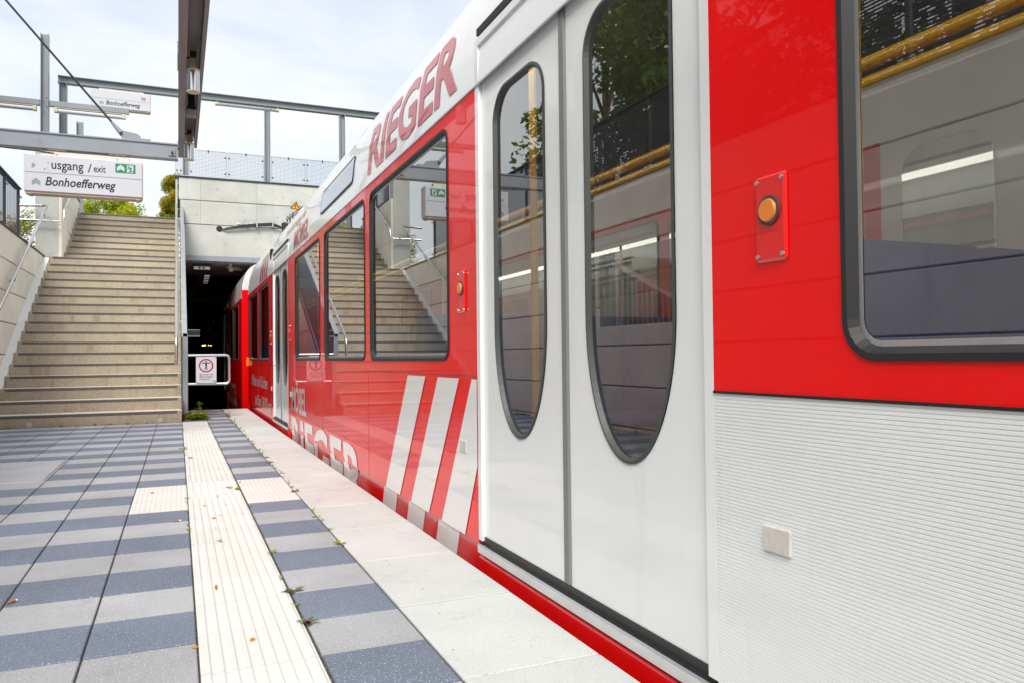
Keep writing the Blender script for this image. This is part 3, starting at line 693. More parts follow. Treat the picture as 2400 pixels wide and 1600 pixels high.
bar = thing('barrier_rail', 'bent galvanised tube barrier beside the stair post at the platform end', 'barrier')
bx0, bx1, bz0, bz1, by = .128, .677, .492, .897, 11.83
pts = [(bx0, by, bz1), (bx1-.05, by, bz1)]+[(bx1-.05+.05*math.sin(a), by, bz1-.05+.05*math.cos(a)) for a in (rad(30), rad(60), rad(90))]+[(bx1, by, bz0+.05)]+[(bx1-.05+.05*math.cos(a), by, bz0+.05-.05*math.sin(a)) for a in (rad(30), rad(60), rad(90))]+[(bx0, by, bz0)]
MB().tube(pts, .019, 12).build('tube', 'galv', bar, True)
ps = thing('prohibition_sign', 'white no entry sign with red ring and figure on the tube barrier', 'sign')
qx0, qx1, qz0, qz1, qy = .232, .503, .506, .878, by-.03
MB().box(qx0, qx1, qy, qy+.006, qz0, qz1, 0, .002).build('plate', 'sign_white', ps)
qm = lambda u, v: (u, qy-.0015, v)
cx, cz = (qx0+qx1)/2-.003, qz1-.125
b = MB(); b.ring([(cx+.096*math.cos(t*math.pi/20), cz+.096*math.sin(t*math.pi/20)) for t in range(40)], [(cx+.077*math.cos(t*math.pi/20), cz+.077*math.sin(t*math.pi/20)) for t in range(40)], qm, qm); b.build('red_ring', 'sign_red', ps)
b = MB(); b.holed([[(cx+.011*math.cos(t*math.pi/6), cz+.058+.010*math.sin(t*math.pi/6)) for t in range(12)]], qm)
b.holed([[(cx-.053, cz+.042), (cx-.053, cz+.030), (cx-.014, cz+.030), (cx-.009, cz-.008), (cx-.020, cz-.058), (cx-.007, cz-.058), (cx, cz-.012), (cx+.008, cz-.058), (cx+.021, cz-.058), (cx+.010, cz-.008), (cx+.014, cz+.030), (cx+.053, cz+.030), (cx+.053, cz+.042)]], qm)
b.build('standing_figure', 'ink', ps)
for i, s_ in enumerate(('Betreten der', 'Bahnanlagen', 'verboten')):
    text_mesh(s_, .036, (lambda zz: (lambda u, v: (qx0+.048+u, qy-.0015, zz+v)))(qz0+.110-.032*i), parent=ps)
text_mesh('VGF', .02, lambda u, v: (qx1-.052+u, qy-.0015, qz0+.020+v), offset=.0006, parent=ps)
for x in (qx0+.014, qx1-.014):
    for z in (qz0+.014, qz1-.014): MB().tube([(x, qy, z), (x, qy-.003, z)], .005, 8).build('screw', 'dark_metal', ps)
for z in (bz0, bz1): pass
br = thing('cable_bracket', 'short dark metal bracket box sticking out from the stair post', 'bracket')
MB().box(.128, .284, 11.80, 11.88, 1.165, 1.245).build('housing', 'black', br)
MB().box(.128, .286, 11.795, 11.885, 1.245, 1.251).box(.128, .286, 11.795, 11.885, 1.159, 1.165).build('edge_strip', 'galv', br)

# ------------------------------------------------------------------ fences
def slat_fence(label, x, ya, yb, z0, z1, n, sgn=1):
    f = thing('mesh_fence', label, 'fence', 'dark mesh fences')
    w = (yb-ya)/n
    for i in range(n+1): MB().box(x-.02, x+.02, ya+w*i-.02, ya+w*i+.02, z0-.1, z1).build('post', 'fence_dark', f)
    MB().box(x-.045, x+.045, ya-.02, yb+.02, z1, z1+.02).build('top_rail', 'fence_dark', f)
    b = MB(); m = int((z1-z0)/.028)
    for j in range(m):
        z = z0+.02+j*(z1-z0-.03)/m; b.add([(x+.026*sgn, .04, z), (x+.026*sgn, w-.04, z), (x+.016*sgn, w-.04, z+.0235), (x+.016*sgn, .04, z+.0235)], [(0, 1, 2, 3)])
    for j in range(int(w/.11)):
        y = .06+j*.11; b.box(x+.008*sgn, x+.012*sgn, y, y+.004, z0+.01, z1-.01)
    me = b.mesh('mesh_infill', 'fence_dark')
    for i in range(n): tag(link('mesh_infill', me, f, (0, ya+w*i, 0)), kind='stuff')
    mc = MB().box(x+.02*sgn, x+.045*sgn, -.022, .022, -.012, .012, 0, .004).mesh('clamp', 'galv')
    for i in range(n+1):
        for z in (z0+.08, z1-.12):
            for d in (-.045, .045): link('clamp', mc, f, (0, ya+w*i+d, z))
    return f
slat_fence('dark slatted mesh fence on the retaining wall left of the stairs', -2.36, -7, 14.55, 2.77, 3.60, 20)
slat_fence('dark slatted mesh fence on the wall of the upper stair flight', -2.12, 17.4, 19.3, 4.33, 5.1, 2)
slat_fence('dark mesh fence on the far wall across the track', 4.68, -10, YP, 2.62, 3.5, 22, -1)
mf = thing('parapet_fence', 'pale wire mesh parapet panels on top of the portal wall', 'fence')
px_ = [-.05, .098, .215, .95, 1.69, 1.82, 2.545, 3.26, 3.42, 4.15, 4.88]
for x0, x1 in zip(px_, px_[1:]):
    if x1-x0 < .14 and x0 > 0: continue
    x0 += .008; x1 -= .008; z0, z1 = 4.575, 5.13; y = YP+.05
    fr_ = MB().box(x0, x1, y-.006, y+.006, z1-.01, z1).box(x0, x1, y-.006, y+.006, z0, z0+.01).box(x0, x0+.01, y-.006, y+.006, z0+.01, z1-.01).box(x1-.01, x1, y-.006, y+.006, z0+.01, z1-.01).build('panel_frame', 'mesh_grey', mf)
    b = MB(); n = max(2, int((x1-x0)/.027)); m = int((z1-z0)/.027)
    for i in range(1, n): xx = x0+(x1-x0)*i/n; b.box(xx-.002, xx+.002, y-.002, y+.002, z0+.01, z1-.01)
    for j in range(1, m): zz = z0+(z1-z0)*j/m; b.box(x0+.01, x1-.01, y-.0045, y-.0025, zz-.003, zz+.003)
    tag(b.build('wire_mesh', 'mesh_grey', mf, fixn=False), kind='stuff')
    for xx in (x0+.03, x1-.03):
        for zz in (z0+.10, z1-.12): MB().tube([(xx, y-.012, zz), (xx, y+.012, zz)], .017, 10).build('clamp', 'dark_metal', mf)
    if x1-x0 > .3: MB().box((x0+x1)/2-.012, (x0+x1)/2+.012, y-.012, y+.012, z1-.04, z1+.012).build('hook', 'dark_metal', mf)

# ------------------------------------------------------------------ cables on the portal wall
cbt = thing('feed_cables', 'black feed cables leaving a hole in the portal wall', 'cable')
MB().tube([(.79, YP-.004, 3.52), (.79, YP+.001, 3.52)], .062, 20).build('wall_hole', 'black', cbt)
for i in range(3):
    d = .024*i
    pts = [(.80+.01*i, YP+.0, 3.50-.004*i), (.92, YP-.05, 3.525+.014*i-.02), (1.2, YP-.07, 3.575+d-.02), (1.52, YP-.08, 3.605+d), (1.84, YP-.08, 3.635+d), (1.98, YP-.08, 3.60+d*.6), (2.10, YP-.08, 3.56+d*.3), (2.16, YP-.09, 3.60), (2.18, YP-.1, 3.70), (2.20, YP-.12, 3.80)]
    MB().tube(pts, .0125, 7).build('cable', 'rubber', cbt, True)
for x, z in ((1.52, 3.63), (1.84, 3.66)): MB().box(x-.012, x+.012, YP-.11, YP, z-.06, z+.07).build('cable_clamp', 'galv', cbt)
MB().tube([(1.35, YP-.04, 3.64), (2.10, YP-.1, 3.755)], .004, 6).build('support_wire', 'galv', cbt)
tb = thing('turnbuckle', 'small metal turnbuckle fitting fixed to the portal wall above the cables', 'fitting')
MB().tube([(1.13, YP-.03, 3.645), (1.42, YP-.03, 3.66)], .012, 8).box(1.18, 1.24, YP-.06, YP, 3.615, 3.69, 0, .008).box(1.27, 1.36, YP-.06, YP-.01, 3.62, 3.685, 0, .01).build('fitting_body', 'galv', tb)
cat = thing('catenary_wire', 'pair of dark overhead wires with insulators slanting up from the portal wall', 'wire')
def cl(t): return Vector((2.12, YP-.1, 3.76)).lerp(Vector((2.66, YP-2.6, 3.95)), t)
for d in (0, .05): MB().tube([cl(0)+Vector((0, 0, d)), cl(1)+Vector((0, 0, d*1.4)), cl(3.5)+Vector((0, 0, d*1.4))], .007, 6).build('wire', 'black', cat)
for t in (.02, .08, .15, .5, .56): 
    c_ = cl(t); MB().tube([c_-Vector((.0, 0, .05)), c_+Vector((.0, 0, .08))], .012, 6).build('clamp', 'dark_metal', cat)
for t in (.04, .11): MB().tube([cl(t)-(cl(1)-cl(0))*.03+Vector((0, 0, .02)), cl(t)+(cl(1)-cl(0))*.02+Vector((0, 0, .03))], .03, 10).build('insulator', 'galv', cat)
ws = thing('warning_sign', 'yellow triangular high voltage warning sign on the wires at the portal', 'sign')
wc = Vector((2.30, YP-.14, 4.055))
def tri(r, dy, rz=rad(-8)):
    return [tuple(wc+Vector((math.cos(a+rz)*r*1.05, dy, math.sin(a+rz)*r*.95))) for a in (rad(90), rad(210), rad(330))]
MB().prism(tri(.125, 0), (0, .004, 0)).build('plate', 'sign_yellow', ws)
a_, c_ = tri(.118, -.001), tri(.088, -.001)
MB().add(a_+c_, [(i, (i+1) % 3, 3+(i+1) % 3, 3+i) for i in range(3)]).build('border', 'black', ws)
MB().add([tuple(wc+Vector((u, -.001, v))) for u, v in ((.008, .06), (-.022, .004), (-.002, .004), (-.012, -.042), (.022, .018), (.002, .018), (.026, .055))], [(0, 1, 2, 5, 6), (2, 3, 4, 5)]).build('lightning_bolt', 'black', ws)

# ------------------------------------------------------------------ train
ZR = 1.945                     # red / white boundary
PROF = [(1.95, 0), (2.05, .004), (2.2, .018), (2.30, .042), (2.40, .075), (2.47, .115), (2.53, .17), (2.58, .25), (2.62, .34), (2.66, .58), (2.69, 1.15)]
def prof(z):
    if z <= PROF[0][0]: return 0.
    for (a, x), (c, y) in zip(PROF, PROF[1:]):
        if z <= c: return x+(y-x)*(z-a)/(c-a)
    return PROF[-1][1]
WZ0, WZ1 = .815, 1.885
def door_window(ya, yb, flip=False):
    """tall pane: rounded top, long pointed elliptical foot"""
    c = (ya+yb)/2; h = (yb-ya)/2; zb, zt, el, rt = .53, 1.87, .42, .13; pts = []
    for k in range(33):
        t = math.pi+math.pi*k/32; s_ = math.sin(t)
        pts.append((c+h*math.cos(t), zb+el+el*s_))
    for k in range(11): t = rad(90*k/10); pts.append((yb-rt+rt*math.cos(t), zt-rt+rt*math.sin(t)))
    for k in range(11): t = rad(90+90*k/10); pts.append((ya+rt+rt*math.cos(t), zt-rt+rt*math.sin(t)))
    return pts
def inset(pts, d):
    n = len(pts); o = []
    for i in range(n):
        p, q, r = Vector(pts[i-1]), Vector(pts[i]), Vector(pts[(i+1) % n]); t = (r-p).normalized(); o.append((q.x-t.y*d, q.y+t.x*d))
    return o
def make_car(label, XS, ya, yb, wins, doors, whites, detail=True):
    car = thing('tram_car', label, 'tram', 'coupled red tram cars', (XS, ya, 0))
    M = lambda x: (lambda y, z: (x, y-ya, z))
    O = lambda b, n, m_, p=car, **k: b.build(n, m_, p, **k)
    def rel(b): b.v = [(x, y-ya, z) for x, y, z in b.v]; return b
    XF = 2.3
    # red side skin, cut by door bays
    cuts = sorted(doors); segs = []; s_ = ya
    for (d0, d1) in cuts: segs.append((s_, d0)); s_ = d1
    segs.append((s_, yb))
    for side in (0, 1):
        for (a, c) in segs:
            holes = [rrect(w0, w1, WZ0, WZ1, .075) for w0, w1 in wins if a < (w0+w1)/2 < c]
            low = .745 if any(abs(a-w[0]) < .01 for w in whites) else .07
            outl = [(a, low), (c, low), (c, ZR), (a, ZR)]
            b = MB(); b.holed([outl]+[h[::-1] for h in holes], M(0 if side == 0 else XF)); O(b, 'side_panel' if side == 0 else 'far_side_panel', 'train_red', fixn=False)
    for side in (0, 1):
        for w0, w1 in wins:
            R0 = rrect(w0, w1, WZ0, WZ1, .075); R1 = inset(R0, .014); R2 = inset(R0, .026); sx = 1 if side == 0 else -1; X0 = 0 if side == 0 else XF
            b = MB(); b.holed([R1], M(X0+.014*sx)); pane = O(b, 'window_pane', 'train_glass', fixn=False)
            b = MB(); b.ring(R0, R1, M(X0-.004*sx), M(X0-.006*sx)); b.ring(R1, R2, M(X0-.006*sx), M(X0+.013*sx)); b.ring(R0, R0, M(X0+.002*sx), M(X0-.004*sx)); O(b, 'window_gasket', 'rubber', pane, fixn=False)
            if side == 0:
                b = MB(); b.ring(R2, inset(R0, .036), M(X0+.0125), M(X0+.0125)); O(b, 'glazing_bead', 'galv', pane, fixn=False)
    # white lower panels with fine ribs
    for (w0, w1) in whites:
        b = MB(); n = 84; zt, zb = .744, .072; p_ = (zt-zb)/n; pts = []
        for i in range(n): z = zt-i*p_; pts += [(.0, z), (.0, z-p_*.66), (.0016, z-p_*.76), (.0016, z-p_*.92)]
        pts.append((0, zb)); k_ = len(pts)
        b.v = [(x, w0-ya, z) for x, z in pts]+[(x, w1-ya, z) for x, z in pts]; b.f = [(i, i+1, k_+i+1, k_+i) for i in range(k_-1)]; b.m = [0]*len(b.f)
        O(b, 'ribbed_panel', 'train_white', fixn=False)
        O(rel(MB().box(-.003, .001, w0, w1, .742, .748)), 'seam_strip', 'black')
    # roof shell
    b = MB(); pts = [(0, ZR), (0, 1.95)]+[(x, z) for z, x in PROF]; pts = pts+[(XF-x, z) for x, z in pts[::-1]]
    k_ = len(pts); b.v = [(x, 0, z) for x, z in pts]+[(x, yb-ya, z) for x, z in pts]
    b.f = [(i, i+1, k_+i+1, k_+i) for i in range(k_-1)]+[tuple(range(k_))[::-1], tuple(range(k_, 2*k_))]; b.m = [0]*len(b.f)
    O(b, 'roof_shell', 'train_white', smooth=True)
    O(rel(MB().box(.50, XF-.5, ya+1, yb-1.2, 2.66, 2.80, 0, .03)), 'roof_housing', 'roof_grey')
    O(rel(MB().box(-.004, .0, ya, yb, ZR-.004, ZR+.002)), 'drip_strip', 'galv')
    # cross seams and end walls
    for y in (ya, yb-.02):
        O(rel(MB().box(.004, XF-.004, y-.003 if y == ya else y+.003, y+.017 if y == ya else y+.023, -.3, 2.10)), 'end_wall', 'train_red')
    # skirt
    for (a, c) in segs:
        O(rel(MB().box(.012, .03, a, c, -.32, .066)), 'skirt', 'train_skirt')
    for (a, c) in cuts: O(rel(MB().box(-.006, .03, a+.002, c-.002, -.32, .030, 0, .012)), 'skirt', 'train_skirt')
    O(rel(MB().box(.05, XF-.05, ya, yb, -.9, -.1)), 'underframe', 'black')
    O(rel(MB().box(.03, XF-.03, ya+.02, yb-.02, -.02, .05)), 'floor', 'interior_floor')
    O(rel(MB().box(.06, XF-.06, ya+.02, yb-.02, 2.28, 2.30)), 'ceiling_panel', 'interior')
    O(rel(MB().box(XF-.06, XF-.02, ya+.02, yb-.02, .05, WZ0-.03)), 'inner_wall', 'interior')
    O(rel(MB().box(.02, .05, segs[0][0]+.02, segs[0][1]-.05, .05, WZ0-.02)), 'inner_wall', 'interior')
    if ya < 0: O(rel(MB().box(.12, .28, ya+.5, yb-.5, 2.262, 2.279)), 'cabin_fill_strip', 'cabin_fill_glow')  # added glowing strip, out of camera view, brightens seats and grab rails
    # doors
    for (d0, d1) in cuts:
        dm = (d0+d1)/2
        O(rel(MB().box(.0, .05, d0, d0+.035, .085, 2.13).box(.0, .05, d1-.035, d1, .085, 2.13).box(-.001, .05, d0+.035, d1-.035, 2.105, 2.135)), 'door_frame', 'train_white')
        O(rel(MB().box(prof(2.16)-.012, .06, d0+.05, d1-.02, 2.15, 2.178)), 'gutter_slot', 'rubber')
        O(rel(MB().box(-.012, .05, d0+.01, d1-.01, .033, .074, 0, .006)), 'door_step', 'stainless')
        O(rel(MB().box(.012, .05, d0+.01, d1-.01, .074, .101)), 'door_gap', 'black')
        hc_ = .052
        for (l0, l1) in ((d0+.037, dm-.012), (dm+.012, d1-.037)):
            outl = [(l0, .099), (l1, .099), (l1, 2.10), (l0, 2.10)]; lw_ = l1-l0
            pw_ = door_window(l0+lw_*.175, l1-lw_*.175)
            b = MB(); b.holed([outl, pw_[::-1]], M(.016)); b.ring(outl, outl, M(.016), M(.045)); leaf = O(b, 'door_leaf', 'train_white', fixn=False)
            i1, i2 = inset(pw_, .010), inset(pw_, .016)
            b = MB(); b.ring(pw_, i1, M(.012), M(.010)); b.ring(i1, i2, M(.010), M(.026)); O(b, 'door_gasket', 'gasket_grey', leaf, fixn=False)
            b = MB(); b.holed([i1], M(.026)); O(b, 'door_pane', 'train_glass', leaf, fixn=False)
            O(rel(MB().box(.018, .04, l0+.03 if l0 < dm-.1 else l0+.03, l0+.045, .9, 1.3)), 'grab_bar', 'galv', leaf) if False else None
        O(rel(MB().box(.008, .04, dm-.022, dm+.022, .10, 2.10, 0, .006)), 'centre_seal', 'gasket_light')
        far = MB(); far.holed([[(d0, .1), (d1, .1), (d1, ZR), (d0, ZR)], door_window(d0+.14, dm-.14)[::-1], door_window(dm+.14, d1-.14)[::-1]], M(XF)); O(far, 'far_side_panel', 'train_white', fixn=False)
        for q in ((d0+.14, dm-.14), (dm+.14, d1-.14)):
            b = MB(); b.holed([door_window(*q)], M(XF-.01)); O(b, 'window_pane', 'train_glass', fixn=False)
        for y in (d0-.20, d1+.17):
            O(rel(MB().box(-.008, .004, y-.045, y+.045, 1.02, 1.20, 0, .007)), 'button_housing', 'train_skirt')
            O(rel(MB().tube([(-.007, y, 1.125), (-.013, y, 1.125)], .031, 24)), 'button_bezel', 'gasket_grey', smooth=True)
            O(rel(MB().tube([(-.012, y, 1.125), (-.018, y, 1.125)], [.025, .022], 24)), 'door_button', 'orange', smooth=True)
            for zz in (1.032, 1.188):
                for yy in (y-.036, y+.036): O(rel(MB().tube([(-.007, yy, zz), (-.011, yy, zz)], .005, 8)), 'screw', 'galv')
            O(rel(MB().box(-.006, .002, y-.04, y+.04, .42, .475, 0, .003)), 'notice_plate', 'plate_grey')
    # seats and grab rails inside
    sb = MB().box(-.21, .21, -.21, .21, .40, .48, 0, .03); sb2 = MB().add([(-.21, .17, .46), (.21, .17, .46), (.21, .23, .46), (-.21, .23, .46), (-.2, .25, 1.08), (.2, .25, 1.08), (.2, .31, 1.08), (-.2, .31, 1.08)], [(3, 2, 1, 0), (4, 5, 6, 7), (0, 1, 5, 4), (1, 2, 6, 5), (2, 3, 7, 6), (3, 0, 4, 7)])
    mc_, mb_, ml_ = sb.mesh('seat_cushion', 'seat_blue'), sb2.mesh('seat_back', 'seat_blue'), MB().box(-.03, .03, -.03, .03, .05, .40).mesh('seat_leg', 'galv')
    for w0, w1 in wins:
        for x in (.36, .80, XF-.36, XF-.80):
            yy = (w0+w1)/2-ya
            link('seat_cushion', mc_, car, (x, yy, 0)); link('seat_back', mb_, car, (x, yy, 0)); link('seat_leg', ml_, car, (x, yy, 0))
    for d0, d1 in cuts:
        for x in (.42, .87):
            link('seat_cushion', mc_, car, (x, d0-.45-ya, 0)); link('seat_back', mb_, car, (x, d0-.45-ya, 0)); link('seat_leg', ml_, car, (x, d0-.45-ya, 0))
    for x, z in ((.92, 1.765), (.92, 1.70)):
        O(rel(MB().tube([(x, ya+.6, z), (x, yb-.6, z)], .022, 10)), 'grab_rail', 'yellow_rail', smooth=True)
    for d0, d1 in cuts:
        for y in (d0-.12, d1+.12): O(rel(MB().tube([(.32, y, .05), (.32, y, 2.28)], .018, 8)), 'grab_pole', 'yellow_rail', smooth=True)
    return car, rel, O
D1, D2 = (1.45, 2.98), (8.92, 10.43)
carA, relA, OA = make_car('long red and white tram car with white doors nearest the camera', 1.13, -8.0, 14.25,
    [(-6.9, -5.4), (-5.2, -3.7), (-2.1, -.62), (-.42, 1.07), (3.33, 4.90), (5.04, 6.58), (6.80, 8.35), (10.88, 12.28), (12.49, 14.0)], [D1, D2], [(-8.0, 1.45)])
carB, relB, OB = make_car('second red and white tram car entering the dark tunnel', 1.07, 15.0, 32.0,
    [(15.74, 17.1), (17.4, 18.65), (21.9, 23.4), (23.6, 25.1), (25.3, 26.8), (29, 30.5)], [(19.4, 20.9), (27.2, 28.7)], [])
MB().box(.12, 2.1, 22.26, 22.99, .0, 2.3).build('gangway_bellows', 'black', carA)
# ---- graphics on car A (u along -Y)
AX, AY = 1.13, -8.0
def dec(y0, z0, off=.003): return lambda u, v: (prof(z0+v)-off, (y0-u)-AY, z0+v)
def dpoly(name, pts, m_='decal_white', off=.003, car=carA, ay=AY):
    b = MB(); b.holed([pts], lambda y, z: (0, y, z)); me = b.mesh(name, m_); cut_levels(me, [z for z, _ in PROF], 2)
    for v in me.vertices: v.co = (prof(v.co.z)-off, v.co.y-ay, v.co.z)
    return link(name, me, car)
def stripe(yt0, yt1, yb0, yb1, zt=.738, zb=.072, clip=2.982):
    # clipped at the door frame
    def lerp(a, c, t): return a+(c-a)*t
    l = [(yt0, zt), (yb0, zb)]; r = []
    if yt1 >= clip and yb1 >= clip: r = [(yb1, zb), (yt1, zt)]
    else:
        r = [(max(yb1, clip), zb)]
        if yt1 < clip < yb1: t = (clip-yt1)/(yb1-yt1); r.append((clip, lerp(zt, zb, t)))
        r.append((max(yt1, clip), zt))
    return l+r
dpoly('white_stripe', stripe(4.02, 3.70, 4.52, 4.20)); dpoly('white_stripe', stripe(3.50, 3.20, 3.98, 3.66)); dpoly('white_stripe', stripe(3.04, 2.80, 3.46, 3.14))
for yt, yw in ((4.60, .34), (4.06, .34), (3.54, .34)):
    b = MB(); b.holed([[(yt, .064), (yt-.3, .064), (yt-.22, -.12), (yt+.08, -.12)]], lambda y, z: (.010, y-AY, z)); b.build('white_stripe', 'decal_white', carA, fixn=False)
def lower_text(txt, size, y0, z0, width, offset=0., shear=0., name='lettering', m_='decal_white', car=carA, ay=AY):
    return text_mesh(txt, size, lambda u, v: ((-.003 if z0+v > .068 else .0095), (y0-u)-ay, z0+v), shear, offset, m_, name, car, width)
lower_text('RIEGER', .62, 8.66, -.22, 3.52, .016)
lower_text('MÖBEL', .36, 8.62, .285, 1.02, .008)
lower_text('Möbel und Küchen', .24, 13.55, .42, 2.45, .003, .25)
lower_text('auf über 34.000 qm', .24, 12.95, .13, 2.30, .003, .2)
lower_text('RIEGER', .62, 18.9, -.10, 2.5, .016, car=carB, ay=15.0)
# red marks on the white cant rail
for i in range(4): dpoly('red_bar', [(12.15-.28*i, ZR+.01), (12.0-.28*i, ZR+.01), (11.9-.28*i, 2.33), (12.05-.28*i, 2.33)], 'decal_red')
for i in range(4): dpoly('red_bar', [(17.7-.28*i, ZR+.01), (17.55-.28*i, ZR+.01), (17.45-.28*i, 2.3), (17.6-.28*i, 2.3)], 'decal_red', car=carB, ay=15.0)
text_mesh('RIEGER', .42, dec(4.95, 2.02), 0, .012, 'decal_red', 'lettering', carA, 1.75, levels=[z-2.02 for z, _ in PROF])
text_mesh('moebel-rieger.de', .13, dec(9.3, 2.24), .1, .001, 'decal_red', 'lettering', carA, 1.5, levels=[z-2.24 for z, _ in PROF])
text_mesh('MÖBEL', .26, dec(8.45, 1.99), 0, .008, 'decal_red', 'lettering', carA, 1.0, levels=[z-1.99 for z, _ in PROF])
# vents, display and lamps
for i in range(9): OA(relA(MB().box(prof(2.25)-.02, .08, 10.72, 10.86, 2.16+i*.016, 2.167+i*.016)), 'vent_slot', 'rubber')
def cant_pt(y, z, off): return (prof(z)-off, y-AY, z)
R0 = rrect(5.42, 6.78, 2.06, 2.27, .05); R1 = inset(R0, .018)
b = MB(); b.ring(R0, R1, lambda y, z: cant_pt(y, z, .006), lambda y, z: cant_pt(y, z, .007)); OA(b, 'display_gasket', 'rubber', fixn=False)
b = MB(); b.holed([R1], lambda y, z: cant_pt(y, z, .005)); OA(b, 'display_backing', 'black', fixn=False)
b = MB(); b.holed([R1], lambda y, z: cant_pt(y, z, .0065)); OA(b, 'display_glass', 'train_glass', fixn=False)
OA(relA(MB().box(-.045, .004, 14.10, 14.19, .715, .865, 0, .015)), 'marker_lamp', 'orange')
for y in (4.97, 6.70, 8.6, 10.66, 12.4): OA(relA(MB().box(-.0015, .0, y-.003, y+.003, .07, WZ0-.05)), 'panel_seam', 'decal_red')
OA(relA(MB().box(-.002, .0, 2.99, 14.2, .752, .757)), 'panel_seam', 'decal_red')
OA(relA(MB().tube([(.30, 11.6, 2.60), (.28, 11.6, 2.78), (.34, 11.9, 2.84), (.5, 12.1, 2.80)], .03, 8)), 'roof_antenna', 'black', smooth=True)

# ------------------------------------------------------------------ vegetation
def leaves(b, c, R, n, s, rng, shell=.5, flat=1.):
    for _ in range(n):
        while True:
            v = Vector((rng.uniform(-1, 1), rng.uniform(-1, 1), rng.uniform(-1, 1)))
            if .05 < v.length <= 1: break
        v = v.normalized()*(shell+(1-shell)*rng.random()**.6) if rng.random() < .75 else v
        p = Vector((c[0]+v.x*R[0], c[1]+v.y*R[1], c[2]+v.z*R[2]))
        a = Vector((rng.uniform(-1, 1), rng.uniform(-1, 1), rng.uniform(-.7, .7))).normalized(); t = a.orthogonal().normalized()
        t = (t*math.cos(rng.uniform(0, 6.3))+a.cross(t)*math.sin(rng.uniform(0, 6.3))).normalized(); w = s*rng.uniform(.6, 1.25)
        b.add([p-a*w, p+t*w*.45, p+a*w, p-t*w*.45], [(0, 1, 2, 3)])
def tree(name, label, cat_, loc, H, R, nl, leaf, lm, seed, crown0=.35, clumps=26, group=None):
    rng = random.Random(seed); t = thing(name, label, cat_, group, loc)
    tb_ = MB(); r0 = H*.018+.02
    top = Vector((rng.uniform(-.1, .1)*H*.3, rng.uniform(-.1, .1)*H*.3, H*.85))
    tb_.tube([(0, 0, -.1), tuple(top*.35+Vector((.02, 0, 0))), tuple(top*.7), tuple(top)], [r0, r0*.8, r0*.45, r0*.12], 8)
    cs = []
    for i in range(clumps):
        a = rng.uniform(0, 6.283); h = crown0+(1-crown0)*rng.random(); q = (h-crown0)/(1-crown0)
        rr = R*math.sqrt(max(.05, 1-(2*q-.9)**2*.75))*rng.uniform(.35, 1.)
        c = Vector((math.cos(a)*rr, math.sin(a)*rr, H*h)); cs.append(c)
        st_ = top*max(.25, min(.9, h-.25)); mid = (st_+c)/2+Vector((0, 0, H*.03))
        tb_.tube([tuple(st_), tuple(mid), tuple(c)], [r0*.4, r0*.22, r0*.07], 5)
    tb_.build('trunk', 'bark', t, True)
    lb = MB()
    for c in cs:
        k = rng.uniform(.22, .42)*R
        leaves(lb, c, (k, k, k*.7), nl//clumps, leaf, rng, .35)
    lb.build('crown', lm, t, fixn=False)
    return t
tree('lime_tree', 'lime green leafy tree above the top of the stairs', 'tree', (-2.25, 29, 3.95), 2.15, 1.25, 15000, .05, 'leaf_lime', 3, .40, 34)
# dense autumn shrub
sh_ = thing('autumn_shrub', 'dense yellow and green autumn shrub at the right end of the stair top', 'shrub', None, (-.02, 20.6, 3.99))
b = MB(); rng = random.Random(5)
for i in range(46):
    h = rng.uniform(.08, 1.28); a = rng.uniform(0, 6.283); rr = .36*math.sqrt(max(.15, 1-((h-.6)/.85)**2))*rng.uniform(.4, 1.05)
    leaves(b, (math.cos(a)*rr, math.sin(a)*rr, h), (.16, .16, .14), 520, .026, rng, .2)
b.build('crown', 'leaf_autumn', sh_, fixn=False)
b = MB()
for i in range(7): a = i*.9; b.tube([(.05*math.cos(a), .05*math.sin(a), -.02), (.15*math.cos(a), .15*math.sin(a), .6), (.25*math.cos(a), .25*math.sin(a), 1.3)], [.012, .008, .003], 5)
b.build('stem', 'bark', sh_)
# small shrub in the gap at the landing
gb = thing('landing_bush', 'small green and orange bush seen in the gap between fence and pillar', 'bush', None, (-3.2, 20.5, 2.6))
b = MB()
for i in range(16): leaves(b, (rng.uniform(-.5, .3), rng.uniform(-.3, .3), rng.uniform(.4, 1.55)), (.25, .25, .22), 160, .035, rng, .3)
b.build('crown', 'leaf_autumn', gb, fixn=False); MB().tube([(0, 0, -.1), (.05, 0, .5), (.0, .05, .9)], [.025, .015, .006], 6).build('stem', 'bark', gb)
tw = thing('twig', 'small leafy twig sticking up behind the dark fence at the left edge', 'twig', None, (-2.62, 12.6, 2.62))
b = MB(); b.tube([(0, 0, 0), (.02, .1, .6), (.03, .25, 1.12)], [.008, .006, .002], 5); b.build('stem', 'bark', tw)
b = MB(); leaves(b, (.03, .25, 1.08), (.07, .1, .09), 40, .028, rng, .2); leaves(b, (.03, .15, .8), (.08, .12, .2), 40, .028, rng, .2); b.build('leaves', 'leaf_lime', tw, fixn=False)
# trees beyond the left fence (mirrored in the tram windows) and across the track
for i, (x, y, h, r_) in enumerate(((-5.2, 9.3, 6.3, 1.9), (-6.0, 12.6, 7.2, 2.3), (-5.4, 5.6, 5.4, 1.8), (-7.4, 16.2, 6.6, 2.4), (-8.5, 2.0, 6.4, 2.4))):
    tree('street_tree', ('nearest', 'tall', 'low broad', 'far', 'rear')[i]+' dark green tree beyond the fence left of the platform', 'tree', (x, y, 2.6), h, r_, 7500, .10, 'leaf_green', 20+i, .25, 30, 'trees beyond the left fence')
for i, (x, y, h, r_) in enumerate(((8.0, 7, 6.0, 2.2), (9.0, 13, 7.0, 2.5), (8.0, 1.0, 6.0, 2.2))):
    tree('street_tree', ('middle', 'farthest', 'nearest')[i]+' green tree behind the wall across the track', 'tree', (x, y, 2.6), h, r_, 4500, .11, 'leaf_green', 40+i, .25, 24, 'trees across the track')
